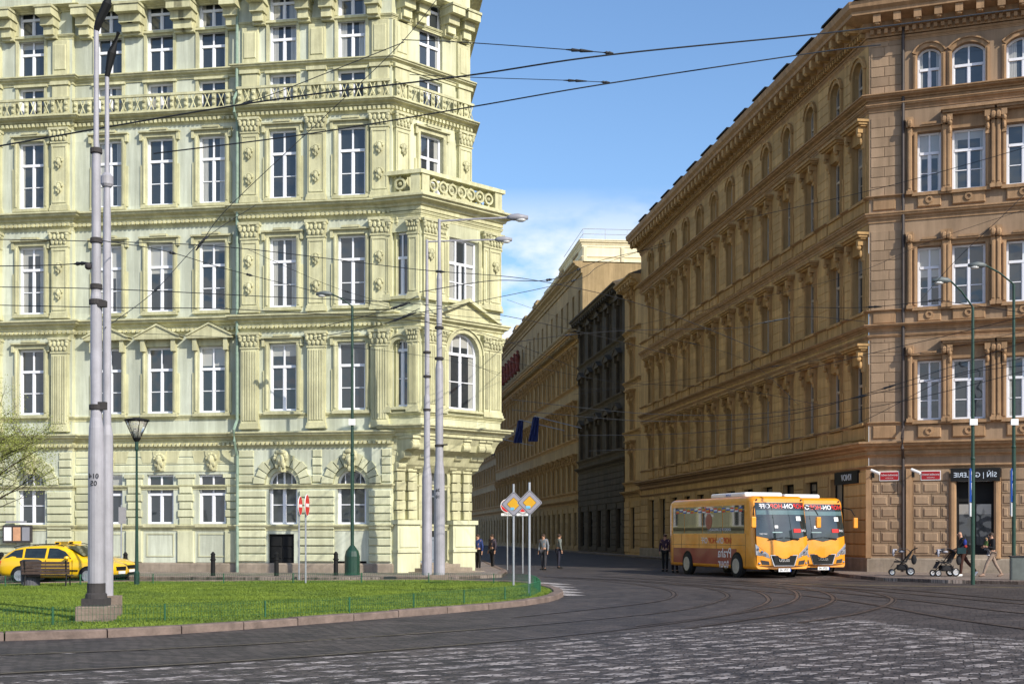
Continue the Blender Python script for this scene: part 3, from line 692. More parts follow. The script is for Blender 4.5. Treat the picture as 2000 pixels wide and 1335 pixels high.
# cornices along the whole front, following the set-back and turning the corner
def plan(path_out=0):
    P = [MF.pt(uL, 0), MF.pt(u140, 0), MF.pt(u140, CEN), MF.pt(u467, CEN), MF.pt(u467, 0), MF.pt(uA, 0), CF.pt(4.42, 0)]
    q = CF.pt(4.42, 0); P.append((q[0]-.1305*110, q[1]+.991*110)); return [(a-gb.location.x, b-gb.location.y) for a, b in P]
for z0, z1, o in ((0, .5, .1), (1.86, 2.1, .16), (3.6, 3.78, .12), (5.3, 5.52, .12), (5.55, 5.98, .38), (6.55, 6.75, .1), (10.15, 10.4, .1), (10.4, 10.86, .42), (14.75, 15.0, .1), (15.0, 15.48, .46), (19.1, 19.3, .12), (19.3, 19.62, .42), (21.02, 21.36, .3), (22.95, 23.15, .12), (24.12, 24.3, .5), (25.2, 25.9, .75)):
    m = MB(); pl = plan()
    if z0 == 0: prof = [(-.02, 0), (o, 0), (o, z1-.06), (o-.05, z1), (-.02, z1+.01)]
    else: prof = cprof(z0, z1, o)
    sweep(m, pl, prof)
    if o >= .38 and z0 < 20:      # dentils under the shelf, main front and corner
        pass
    m.build('cornice' if z0 else 'plinth', GT if z0 else STONE, gb)
for fr, a, b, out in ((MF, u467, uA, 0), (MF, u140, u467, CEN), (MF, uL, u140, 0), (CF, 0, 4.42, 0)):
    m = MB()
    for z, o in ((5.44, .2), (10.3, .2), (14.9, .22), (19.2, .2)):
        n = int((b-a)/.2)
        for i in range(n): x = a+(b-a)*(i+.3)/n; m.box(x, x+.1, -o, 0, z, z+.13)
    putf(fr, m, 'dentil_band', GT, gb, out=out)
    # frieze of small openwork ornament in front of the low windows
    m = MB(); n = int((b-a)/.3)
    m.box(a, b, -.26, -.2, 19.64, 19.72); m.box(a, b, -.28, -.18, 20.3, 20.4)
    for i in range(n):
        x = a+(b-a)*(i+.5)/n
        if (i % 2) == 0: m.box(x-.09, x+.09, -.25, -.21, 19.72, 20.3); m.ball((x, -.26, 20.12), .08, 6, 4); m.ball((x, -.26, 19.88), .08, 6, 4)
        else: m.tube([(x-.11, -.23, 19.74), (x, -.23, 20.0), (x+.11, -.23, 20.28)], .025, 4, False); m.tube([(x+.11, -.23, 19.74), (x, -.23, 20.0), (x-.11, -.23, 20.28)], .025, 4, False)
    putf(fr, m, 'ornament_frieze', GT, gb, out=out)
# stepped eaves brackets
def bracket():
    m = MB(); m.prism([(0, 0)]*0 or [(-.26, 0), (.26, 0), (.26, 1.2), (-.26, 1.2)][::-1], -.25, 0)
    m.box(-.3, .3, -.55, 0, .45, 1.2); m.box(-.36, .36, -.85, 0, .8, 1.2); m.box(-.22, .22, -.4, 0, .1, .45); m.box(-.4, .4, -.9, 0, 1.1, 1.2); return m
bk = bracket().mesh('eaves_bracket'); bk.materials.append(GT)
allc = sorted(cols_L+cols_C+cols_R); bx = []
for i, c in enumerate(allc): bx += [c-.98, c+.98]
for x in bx:
    if uL < x < uA-.3: putf(MF, bk, 'eaves_bracket', None, gb, x, 22.95, CEN if u140 < x < u467 else 0)
for x in (.55, 1.35, 3.0, 3.9): putf(CF, bk, 'eaves_bracket', None, gb, x, 22.95, 0)
# downpipe
m = MB(); x = u467-.02; m.tube([(x, -.1, .1), (x, -.1, 5.0), (x, -.45, 5.6), (x, -.5, 6.05), (x, -.12, 6.5), (x, -.1, 19.0), (x, -.45, 19.3), (x, -.5, 19.8), (x, -.15, 20.2), (x, -.1, 24)], .065, 8); putf(MF, m, 'downpipe', COPPER, gb)

# the corner facet
dc = 2.3
m = MB(); cw = 1.25; cx_ = CF.u(829)
cxs = 2.15
opsC = [(dc-.72, dc+.72, .45, 4.75, .7), (cxs-.65, cxs+.65, 15.75, 18.6, 0), (cxs-.65, cxs+.65, ZM, ZM+HM, 0), (cxs-.65, cxs+.65, Z4, Z4+H4, 0), (cxs-.65, cxs+.65, 23.2, 24.4, 0)]
wall(m, 0, 4.42, 0, HT, opsC, .5); putf(CF, m, 'wall', GW, gb)
for z, h, k in ((15.75, 2.85, 'std'), (ZM, HM, 'low'), (Z4, H4, 'low'), (23.2, 1.2, 'low')):
    w = window(CF, gb, cxs, z, 1.3, h, -.16, k)
    if k == 'std': add_surround(CF, gb, w, 1.3, h, GT, 'step')
for x in (.45, 3.98): pil_set(CF, x, .74, 0, 0)
# entrance door
m = MB(); m.box(-.7, .7, 0, .08, 0, 3.5)
for s in (-1, 1):
    m.bev(s*.36-.28, s*.36+.28, -.03, .01, .15, .9, .02); m.bev(s*.36-.28, s*.36+.28, -.03, .01, 1.0, 3.0, .02)
m.box(-.72, .72, -.06, .1, 3.05, 3.2)
dr = putf(CF, m, 'door', mat('grey_blue_door_paint', (.20, .23, .28), .5, .1), gb, dc, .45, -.4)
m = MB()
for s in (-1, 1): m.box(s*.36-.2, s*.36+.2, -.045, -.02, 1.15, 2.85)
m.prism([(.66, 3.22), (.66, 3.6)]+[(.66*cos(t), 3.6+.62*sin(t)) for t in [pi*i/10 for i in range(1, 10)]]+[(-.66, 3.6), (-.66, 3.22)], 0, .05)
link('door_glass', m.mesh('door_glass'), dr).data.materials.append(PANE)
m = MB(); m.tube([(.06, -.1, 1.0), (.06, -.1, 1.35)], .015, 6); link('handle', m.mesh('handle'), dr).data.materials.append(CHROME)
m = MB()
for z in (1.9, 2.15, 2.4): m.box(-.62, -.42, -.06, -.045, z, z+.17)
link('notice', m.mesh('notice'), dr).data.materials.append(WHITE)
# pedestals and banded piers each side of the door
for x0, x1 in ((.02, 1.25), (3.1, 4.4)):
    m = MB(); m.box(x0, x1, -.35, 0, 0, 1.0); m.bev(x0+.1, x1-.1, -.4, -.33, 1.15, 2.0, .03); m.box(x0, x1, -.36, 0, 1.0, 2.12); m.box(x0-.08, x1+.08, -.46, 0, 2.12, 2.3); m.box(x0-.03, x1+.03, -.42, 0, .95, 1.06)
    putf(CF, m, 'pedestal', GW, gb)
    m = MB(); mid = (x0+x1)/2
    for a, b in ((x0+.06, mid-.06), (mid+.06, x1-.06)):
        for k in range(7): m.bev(a+(.0 if k % 2 else .03), b-(0 if k % 2 else .03), -.24, 0, 2.32+k*.4, 2.32+k*.4+.36, .02)
    putf(CF, m, 'banded_pier', GT, gb)
m = MB()
for k in range(3): m.box(dc-1.0-.35*(2-k), dc+1.0+.35*(2-k), -1.35+.38*k, 0, .15*k, .15*(k+1)+.0)
m.box(dc-.72, dc+.72, -.3, .45, .02, .448)
putf(CF, m, 'door_steps', STONE, gb, z=.0)
m = MB(); m.ring(dc, 4.05, .72, .9, -.08, .02, 0, pi, 14); m.box(dc-.9, dc-.72, -.08, .02, .6, 4.05); m.box(dc+.72, dc+.9, -.08, .02, .6, 4.05); putf(CF, m, 'door_surround', GT, gb)
# the corner bay: polygon in plan
pA = MF.pt(MF.u(742), 0); pOL = CF.pt(.49, 1.25); pOR = CF.pt(5.05, 1.25); q = CF.pt(4.42, 0); pB = (q[0]-.1305*1.2, q[1]+.991*1.2)
rel = lambda p: (p[0]-gb.location.x, p[1]-gb.location.y)
BP = [rel(pA), rel(pOL), rel(pOR), rel(pB)]
LF_len = math.dist(pA, pOL); LFd = math.degrees(math.atan2(pOL[1]-pA[1], pOL[0]-pA[0])); LF = Frame(pA[0], pA[1], LFd)
FF = Frame(pOL[0], pOL[1], 45); FLn = math.dist(pOL, pOR)
RFd = math.degrees(math.atan2(pB[1]-pOR[1], pB[0]-pOR[0])); RF = Frame(pOR[0], pOR[1], RFd); RLn = math.dist(pOR, pB)
fc = 2.35; bw = 1.75
m = MB(); wall(m, 0, FLn, 5.9, 15.4, [(fc-bw/2, fc+bw/2, 6.95, 10.15, bw/2-.02), (fc-.85, fc+.85, 11.5, 14.1, 0)], .3); putf(FF, m, 'bay_wall', GW, gb)
lc = LF_len*.52
m = MB(); wall(m, 0, LF_len, 5.9, 15.4, [(lc-.42, lc+.42, 6.95, 9.7, .4), (lc-.42, lc+.42, 11.5, 14.1, 0)], .3); putf(LF, m, 'bay_wall', GW, gb)
m = MB(); wall(m, 0, RLn, 5.9, 15.4, [(RLn/2-.42, RLn/2+.42, 6.95, 9.7, .4), (RLn/2-.42, RLn/2+.42, 11.5, 14.1, 0)], .3); putf(RF, m, 'bay_wall', GW, gb)
w = window(FF, gb, fc, 6.95, bw, 3.2, -.16, 'arch', rise=bw/2-.02, name='bay_window'); add_surround(FF, gb, w, bw, 3.2, GT, 'arch', bw/2-.02)
w = window(FF, gb, fc, 11.5, 1.7, 2.6, -.16, 'triple', name='bay_window'); add_surround(FF, gb, w, 1.7, 2.6, GT, 'flat')
for fr, c in ((LF, lc), (RF, RLn/2)):
    w = window(fr, gb, c, 6.95, .84, 2.75, -.16, 'arch', rise=.4, name='bay_window'); add_surround(fr, gb, w, .84, 2.75, GT, 'arch', .4)
    w = window(fr, gb, c, 11.5, .84, 2.6, -.16, 'low', name='bay_window'); add_surround(fr, gb, w, .84, 2.6, GT, 'flat')
for fr, x, w_ in ((FF, .42, .7), (FF, FLn-.42, .7), (FF, 1.12, .3), (FF, 3.6, .3), (LF, LF_len-.3, .45), (LF, .3, .4), (RF, .3, .45)):
    for k, (z0, z1, zc, fl) in enumerate(((6.7, 9.55, 10.15, True), (11.3, 13.95, 14.6, False))):
        kk = ('b', k, w_)
        if kk not in _pc: _pc[kk] = pilaster(-w_/2, w_/2, 0, z1-z0, zc-z0, .13, fl, 0 if fl or w_ < .5 else 1).mesh('bay_pilaster'); _pc[kk].materials.append(GT)
        putf(fr, _pc[kk], 'bay_pilaster', None, gb, x, z0, 0)
for z0, z1, o in ((5.75, 6.2, .42), (6.5, 6.7, .15), (10.2, 10.7, .35), (14.65, 14.9, .1), (14.95, 15.5, .55)):
    m = MB(); sweep(m, BP, cprof(z0, z1, o)); m.build('bay_cornice', GT, gb)
m = MB(); P = [(fc-1.75, 10.72), (fc+1.75, 10.72), (fc, 11.42)]; m.prism(P[::-1], -.2, .0)
m.prism([(fc-1.95, 10.72), (fc, 11.58), (fc, 11.44), (fc-1.7, 10.72)], -.42, 0); m.prism([(fc+1.95, 10.72), (fc, 11.58), (fc, 11.44), (fc+1.7, 10.72)][::-1], -.42, 0)
putf(FF, m, 'bay_pediment', GT, gb)
m = MB(); m.slab([BP[0], BP[1], BP[2], BP[3], rel(CF.pt(4.42, -.2)), rel(CF.pt(0, -.2))], 15.42, 15.56); m.build('balcony_floor', GT, gb)
m = MB(); m.slab([BP[0], BP[1], BP[2], BP[3], rel(CF.pt(4.42, -.2)), rel(CF.pt(0, -.2))], 5.72, 5.9); m.build('bay_underside', GT, gb)
# tapering corbel under the bay
m = MB(); lv = [(5.74, 1.0), (5.45, .86), (5.2, .80), (5.0, .52), (4.6, .34), (4.3, .08)]
ring0 = [rel(CF.pt(.0, 0)), BP[1], BP[2], rel(CF.pt(4.42, 0))]; o0 = len(m.v)
base = [rel(CF.pt(.0, 0)), rel(CF.pt(.6, 0)), rel(CF.pt(4.3, 0)), rel(CF.pt(4.42, 0))]
for z, t in lv:
    for a, b in zip(base, ring0): m.v.append((a[0]+(b[0]-a[0])*t, a[1]+(b[1]-a[1])*t, z))
for i in range(len(lv)-1):
    for j in range(3): m.f.append((o0+i*4+j, o0+i*4+j+1, o0+(i+1)*4+j+1, o0+(i+1)*4+j))
m.build('bay_corbel', GT, gb)
cb = MB(); cb.box(-.2, .2, -1.1, 0, .95, 1.3); cb.box(-.18, .18, -.75, 0, .6, .95); cb.ball((0, -.95, .85), .2, 8, 6, .9, 1, 1); cb.ball((0, -.6, .5), .24, 8, 6, .8, 1, 1.1); cb.ball((0, -.3, .12), .26, 8, 6, .75, .9, 1.3)
cb = MB()
prof_ = [(0, -.05), (-.10, .0), (-.2, .15), (-.22, .32), (-.34, .42), (-.5, .5), (-.58, .66), (-.62, .8), (-.78, .84), (-.98, .86), (-1.12, .98), (-1.14, 1.14), (-1.1, 1.28), (0, 1.28)]
n_ = len(prof_)
for sx0, sx1 in ((-.17, .17),):
    cb.v = [(sx0, y, z) for y, z in prof_]+[(sx1, y, z) for y, z in prof_]; cb.f = [tuple(range(n_)), tuple(range(n_, 2*n_))[::-1]]+[(i, (i+1) % n_, n_+(i+1) % n_, n_+i) for i in range(n_)]
for yy, zz, rr in ((-1.0, 1.0, .17), (-.5, .62, .15), (-.16, .2, .14)):
    me_ = MB().lathe([(rr*.4, -.21), (rr, -.2), (rr, .2), (rr*.4, .21)], 14); cb.add([(z, yy+x, zz+y) for x, y, z in me_.v], me_.f)
cb.box(-.22, .22, -1.2, 0, 1.28, 1.38)
cbm = cb.mesh('bay_bracket'); cbm.materials.append(GT)
for x in (.3, 1.15, 3.15, 4.05, 4.4): putf(CF, cbm, 'bay_bracket', None, gb, x, 4.35, .05)
# balustrade round the balcony
m = MB(); BI = BP; sweep(m, BI, [(-.35, 15.57), (.12, 15.57), (.12, 15.72), (-.35, 15.72)]); sweep(m, BI, [(-.35, 16.42), (.16, 16.42), (.16, 16.58), (-.35, 16.58), (-.35, 16.42)])
m.build('balustrade', GT, gb)
for fr, ln in ((FF, FLn), (LF, LF_len), (RF, RLn)):
    m = MB(); m.box(0, .4, -.1, .2, 15.72, 16.42); m.box(ln-.4, ln, -.1, .2, 15.72, 16.42); n = max(1, int((ln-.9)/.5))
    for i in range(n):
        x = .45+(ln-.9)*(i+.5)/n; m.ring(x, 16.07, .17, .25, -.04, .08, 0, 2*pi, 14); m.ball((x, .02, 16.07), .09, 6, 4); m.box(x-.035, x+.035, -.02, .06, 15.72, 15.84); m.box(x-.035, x+.035, -.02, .06, 16.3, 16.42)
    putf(fr, m, 'balustrade_openwork', GT, gb)
# street side and roof
q = CF.pt(4.42, 0); SG = Frame(q[0], q[1], 97.5); m = MB(); sops = []
scol = [3.2+2.9*k for k in range(36)]
for c in scol: sops += [(c-.6, c+.6, z, z+2.7, 0) for z in (2.1, 6.87, 11.2, 15.75, 20.6)]
wall(m, 0, 110, 0, HT, sops); putf(SG, m, 'wall', GW, gb)
for c in scol[:12]:
    for z in (2.1, 6.87, 11.2, 15.75): window(SG, gb, c, z, 1.2, 2.7, -.16, name='street_window')
pl = plan(); back = [(pl[-1][0]-16, pl[-1][1]), (pl[0][0]+4, pl[0][1]+60), (pl[0][0]+2, pl[0][1]+20)]
m = MB(); m.slab(pl+back[:1]+[(pl[0][0]-6, pl[-1][1])], HT, HT+.25); 
m.build('roof', ROOF, gb)
m = MB(); m.add([(pl[0][0], pl[0][1], 0), (pl[0][0]+6, pl[0][1]+38, 0), (pl[0][0]+6, pl[0][1]+38, HT), (pl[0][0], pl[0][1], HT)], [(0, 1, 2, 3)]); m.build('party_wall', GR, gb)

# ---------------------------------------------------------------- the ochre corner building on the right
tb = thing('corner_tenement', 'tall ochre and tan corner building with rows of hooded windows behind the buses', 'building', (15.2, 54.5, 0))
SF = Frame(9.7, 96.2, -82.5); SLn = 42.05
WFm = Frame(15.2, 54.5, -20.5); WLn = 26
relt = lambda p: (p[0]-15.2, p[1]-54.5)
scols = [SLn-(1.0 if k == 0 else .35+3.2*k) for k in range(13)]; scols = [c for c in scols if c > .6]
T1, T2, T3, T4 = 6.5, 11.25, 16.05, 20.35; TH, TH4, TW1 = 2.5, 1.75, 1.15
ops = []
for c in scols:
    ops += [(c-TW1/2, c+TW1/2, z, z+TH, 0) for z in (T1, T2, T3)]; ops.append((c-.55, c+.55, T4, T4+TH4, .5))
shops = [c for i, c in enumerate(scols) if i > 0]
for c in shops: ops.append((c-.8, c+.8, .7, 4.2, 0))
m = MB(); wall(m, 0, SLn, 0, 23.2, ops, .35); putf(SF, m, 'wall', TSW, tb)
for i, c in enumerate(scols):
    for z in (T1, T2, T3):
        w = window(SF, tb, c, z, TW1, TH, -.2, fm=WFO, pm=PANE2); add_surround(SF, tb, w, TW1, TH, TST, 'console', back=.2)
    w = window(SF, tb, c, T4, 1.1, TH4, -.2, 'low', WFO, PANE2, rise=.5, name='arched_window'); add_surround(SF, tb, w, 1.1, TH4, TST, 'arch', .5, back=.2)
for c in shops: window(SF, tb, c, .7, 1.6, 3.5, -.25, 'low', BLACK, PANE2, name='shop_window')
# pedestal panels below the windows, ground floor joints
m = MB()
for z in (5.75, 10.62, 15.42):
    for c in scols: m.bev(c-.75, c+.75, -.1, 0, z, z+.55, .04)
    for i in range(len(scols)-1): a = (scols[i]+scols[i+1])/2; m.bev(a-.5, a+.5, -.05, 0, z+.04, z+.5, .03)
putf(SF, m, 'apron_panels', TST, tb)
m = MB(); courses(m, .05, SLn-.1, .75, 4.4, .52, [(c-.95, c+.95, 0, 4.5) for c in shops], .06, .04, False); putf(SF, m, 'rustication', TSW, tb)
# joints on upper walls
m = MB()
for z0 in (6.4, 11.2, 16.0, 20.3):
    for k in range(6):
        z = z0+k*.42
        for i in range(len(scols)-1):
            a, b = scols[i+1]+.95, scols[i]-.95
            if b-a > .3: m.bev(a, b, -.022, .005, z+.012, z+.40, .01)
putf(SF, m, 'ashlar_facing', TSW, tb)
# wing facing the square
wc = [(WFm.u(1815), .95), (WFm.u(1892), 1.3), (WFm.u(1999), 1.3)]; u_ = WFm.u(1999)
while u_ < WLn-3: u_ += 2.35; wc.append((u_, 1.3))
ops = []
for c, w_ in wc: ops += [(c-w_/2, c+w_/2, z, z+TH, 0) for z in (T1, T2, T3)]; 
for c, w_ in wc: ops.append((c-w_/2, c+w_/2, T4, T4+TH4, .3))
dR = (WFm.u(1868), WFm.u(1941)); 
wdoors = [((dR[0]+dR[1])/2, dR[1]-dR[0])]; k = wdoors[0][0]
while k < WLn-4: k += 3.4; wdoors.append((k, 1.5))
for c, w_ in wdoors: ops.append((c-w_/2, c+w_/2, .75, 3.95, 0))
m = MB(); wall(m, 0, WLn, 0, 23.2, ops, .35); putf(WFm, m, 'wall', TW, tb)
for c, w_ in wc:
    for z in (T1, T2, T3):
        w = window(WFm, tb, c, z, w_, TH, -.2, pm=PANE); add_surround(WFm, tb, w, w_, TH, TT, 'console' if (w_ > 1 and z != T2) else 'step', back=.2)
    w = window(WFm, tb, c, T4, w_, TH4, -.2, 'low', rise=.3, name='arched_window'); add_surround(WFm, tb, w, w_, TH4, TT, 'arch', .3, back=.2)
m = MB()
for i, (c, w_) in enumerate(wc):
    for s in (-1, 1):
        x = c+s*(w_/2+.3)
        for z in (T1, T2, T3):
            m.bev(x-.09, x+.09, -.2, 0, z, z+TH+.2, .02); m.box(x-.13, x+.13, -.26, 0, z-.1, z+.05); m.box(x-.14, x+.14, -.3, 0, z+TH+.2, z+TH+.62); m.ball((x, -.34, z+TH+.36), .12, 6, 5, 1, .8, 1.3)
            m.bev(x-.05, x+.05, -.23, -.19, z+.15, z+TH, .012)
putf(WFm, m, 'half_columns', TT, tb)
m = MB()
for z in (5.75, 10.62, 15.42):
    for c, w_ in wc: m.bev(c-w_/2, c+w_/2, -.1, 0, z, z+.55, .04); m.ring(c, z+.28, .08, .16, -.15, -.08, 0, 2*pi, 10)
    m.bev(.15, 1.1, -.06, 0, z, z+.55, .04)
putf(WFm, m, 'apron_panels', TT, tb)
m = MB()
for z0, nn in ((6.45, 9), (11.2, 8), (16.0, 8), (20.25, 6)):
    for k in range(nn):
        z = z0+k*.42; sh = .45 if k % 2 else 0
        for a, b in ((.08, .62+sh*.4), (.64+sh*.4, 1.42)): m.bev(a, b, -.022, .004, z+.012, z+.40, .01)
        for i in range(len(wc)-1):
            a, b = wc[i][0]+wc[i][1]/2+.45, wc[i+1][0]-wc[i+1][1]/2-.45
            if b-a > .08: m.bev(a, b, -.022, .004, z+.012, z+.40, .01)
putf(WFm, m, 'ashlar_facing', TW, tb)
# framed rustication blocks at street level
def framed(m, a, b, z0, z1):
    m.bev(a, b, -.05, 0, z0, z1, .012); g = .075
    m.bev(a+g, b-g, -.085, -.045, z0+g, z1-g, .03)
m = MB(); door_spans = [(c-w_/2-.28, c+w_/2+.28) for c, w_ in wdoors]
spans = [(.1, 1.52)]; s = 1.78
for a, b in door_spans: spans.append((s, a)); s = b
spans.append((s, WLn))
for a, b in spans:
    if b-a < .3: continue
    for r in range(6):
        z0 = .82+r*.515; n = max(1, round((b-a)/.72)); wd = (b-a)/n
        es = [a+wd*i for i in range(n+1)] if r % 2 == 0 else [a]+[a+wd*(i+.5) for i in range(n)]+[b]
        for i in range(len(es)-1):
            if es[i+1]-es[i] > .12: framed(m, es[i]+.012, es[i+1]-.012, z0+.01, z0+.5)
    m.bev(a, b, -.05, 0, 3.95, 4.42, .02)
putf(WFm, m, 'rustication', TW, tb)
m = MB(); m.box(-.12, .1, -.12, .1, .7, 4.45); m.box(1.52, 1.78, -.16, 0, .7, 4.45)
for c, w_ in wdoors:
    for s in (-1, 1): a = c+s*(w_/2+.14); m.bev(a-.13, a+.13, -.14, .0, .7, 4.0, .03); m.bev(a-.07, a+.07, -.18, -.12, .7, 4.0, .02)
    m.box(c-w_/2-.28, c+w_/2+.28, -.16, 0, 3.9, 4.05)
putf(WFm, m, 'door_surround', TT, tb)
for c, w_ in wdoors:
    m = MB(); m.box(-w_/2, w_/2, .0, .06, 0, 3.15); m.box(-w_/2, -w_/2+.08, -.04, .06, 0, 3.15); m.box(w_/2-.08, w_/2, -.04, .06, 0, 3.15); m.box(-w_/2, w_/2, -.04, .06, 2.3, 2.38); m.box(-.03, .03, -.04, .06, 0, 2.3)
    d_ = putf(WFm, m, 'door', BLACK, tb, c, .76, -.28)
    g_ = MB(); g_.box(-w_/2+.1, -.05, -.02, -.005, .5, 2.2); g_.box(.05, w_/2-.1, -.02, -.005, .5, 2.2); link('door_glass', g_.mesh('door_glass'), d_).data.materials.append(PANE2)
    m = MB(); m.box(-w_/2-.2, w_/2+.2, -.42, .3, 0, .16); m.box(-w_/2-.1, w_/2+.1, -.2, .3, .16, .32); m.box(-w_/2, w_/2, -.05, .3, .32, .76); putf(WFm, m, 'door_steps', STONE, tb, c, .1)
TP = [relt(SF.pt(0, 0)), (0, 0), relt(WFm.pt(WLn, 0))]
for z0, z1, o, mt in ((0, .7, .12, STONE), (4.45, 4.6, .14, TT), (4.95, 5.1, .2, TT), (5.1, 5.6, .62, TT), (6.3, 6.45, .12, TT), (9.95, 10.15, .1, TT), (10.3, 10.58, .3, TT), (11.08, 11.2, .16, TT), (14.9, 15.3, .24, TT), (15.9, 16.02, .18, TT), (19.6, 19.9, .2, TT), (19.95, 20.28, .42, TT), (22.5, 22.7, .12, TT)):
    m = MB(); sweep(m, TP, cprof(z0, z1, o) if z0 else [(-.02, 0), (o, 0), (o, z1-.05), (o-.04, z1), (-.02, z1+.01)]); m.build('cornice' if z0 else 'plinth', mt, tb)
m = MB(); sweep(m, TP, [(-.02, 22.75), (.15, 22.75), (.15, 23.0), (.35, 23.05), (.35, 23.3), (1.0, 23.45), (1.0, 23.6), (1.15, 23.72), (1.2, 23.98), (-.02, 24.0)]); m.build('eaves_cornice', TT, tb)
for fr, ln, mt in ((SF, SLn, TST), (WFm, WLn, TT)):
    m = MB(); n = int(ln/.28)
    for i in range(n): x = ln*(i+.3)/n; m.box(x, x+.14, -.33, 0, 22.82, 23.0)
    n = int(ln/.8)
    for i in range(n): x = ln*(i+.3)/n; m.box(x, x+.3, -.92, -.3, 23.1, 23.42); m.ball((x+.15, -.8, 23.12), .13, 6, 4)
    putf(fr, m, 'modillions', mt, tb)
# roof with dark dormer boxes along the street edge
m = MB(); back = [relt((34, 100)), relt((30, 112))]
rfp = [relt(SF.pt(0, .9)), relt((15.2-.9, 54.5-1.05)), relt(WFm.pt(WLn, .9)), (30, 30), (8, 44)]
ctr = (10, 20, 27.5); o0 = len(m.v)
for p in rfp: m.v.append((p[0], p[1], 24.01))
hi = [(-1.0, 41, 27), (5.2, 5.5, 27), (24.5, -3, 27), (28, 28, 27), (8, 42, 27)]
m.v += hi; n = 5
for i in range(n): m.f.append((o0+i, o0+(i+1) % n, o0+n+(i+1) % n, o0+n+i))
m.f.append(tuple(o0+n+i for i in range(n))); m.build('roof', ROOF, tb)
dm = MB(); dm.box(-1.0, 1.0, 0, 1.8, -.2, .5); dm.prism([(-1.1, .5), (1.1, .5), (1.0, .58), (-1.0, .58)], -.12, 1.9); dmm = dm.mesh('dormer'); dmm.materials.append(mat('dark_roof_metal', (.03, .026, .025), .85, .1, spec=.2))
for i in range(12):
    c = SLn-2.3-3.28*i; o = putf(SF, dmm, 'dormer', None, tb, c, 24.0, .7)
m = MB(); x = .55
x = WFm.u(1757)+.15; m.tube([(x, -.1, .1), (x, -.1, 4.9), (x, -.68, 5.3), (x, -.68, 5.7), (x, -.12, 6.2), (x, -.12, 23.0)], .07, 8); putf(WFm, m, 'downpipe', mat('brown_metal', (.06, .045, .04), .5), tb)
m = MB(); m.add([(0, 0, 0), (0, 0, 0)], []) if False else None

# signs on the wing
def plate_thing(name, label, cat, fr, u, z, out, parts):
    x, y = fr.pt(u, out); t = thing(name, label, cat, (x, y, z), fr.phi)
    for nm, me, loc in parts:
        o = link(nm, me, t); o.location = loc
    return t
def boxmesh(nm, m_, *a):
    me = MB().box(*a).mesh(nm); me.materials.append(m_); return me
EM = mat('lettering_pale_blue', (.62, .70, .80), .5, .02); WL = mat('white_lettering', (.75, .75, .78), .5, .02)
b0, b1 = WFm.u(1857), WFm.u(1953); bwid = b1-b0
plate_thing('gallery_sign', 'long black sign board with pale mirrored lettering above the dark doorway', 'sign', WFm, (b0+b1)/2, 4.17, .19, [
    ('board', boxmesh('board', BLACK, -bwid/2, bwid/2, -.03, .05, -.27, .27), (0, 0, 0)),
    ('lettering', text_mesh('SÍŇ | GALERIE', .28, EM, True, .006), (.0, -.037, -.02))])
for px, lb in ((1734, 'red enamel street name plate left of the wall strip by the corner'), (1815, 'red enamel street name plate between the wall strip and the gallery sign')):
    u = WFm.u(px+3)
    plate_thing('street_name_plate', lb, 'sign', WFm, u, 4.17, .06, [
        ('plate', boxmesh('plate', REDD, -.37, .37, -.02, .02, -.17, .17), (0, 0, 0)),
        ('border', (MB().box(-.40, .40, -.012, .0, -.2, -.17).box(-.40, .40, -.012, 0, .17, .2).box(-.40, -.37, -.012, 0, -.17, .17).box(.37, .40, -.012, 0, -.17, .17)).mesh('border'), (0, 0, 0)),
        ('lettering', text_mesh('SENOVÁŽNÉ NÁMĚSTÍ', .085, WL, True, .003, sxy=.8), (0, -.024, .03)),
        ('lettering', text_mesh('NOVÉ MĚSTO', .05, WL, True, .003), (0, -.024, -.09))])
for o in bpy.data.objects:
    if o.name.startswith('border'): o.data.materials.append(WHITE) if not o.data.materials else None
for px, lb in ((1706, 'white security camera on the strip at the building corner'), (1784, 'white security camera beside the right red name plate')):
    u = WFm.u(px); x, y = WFm.pt(u, .15); t = thing('security_camera', lb, 'camera', (x, y, 4.25), WFm.phi, 'security cameras on the corner building')
    m = MB(); m.box(-.05, .05, -.02, .05, -.15, .1); m.tube([(0, 0, 0), (-.02, -.3, -.02)], .02, 6); m.build('mount', BLACK, t)
    m = MB(); m.tube([(-.06, -.3, .16), (.30, -.42, 0)], .065, 8); m.build('camera_housing', WHITE, t)
plate_thing('shop_sign', 'small black shop sign with faint mirrored letters behind the right bus', 'sign', SF, SLn-2.2, 4.2, .08, [
    ('board', boxmesh('board', BLACK, -1.3, 1.3, -.06, .05, -.28, .28), (0, 0, 0)), ('lettering', text_mesh('KNOV', .4, EM, True, .006), (.1, -.067, 0))])

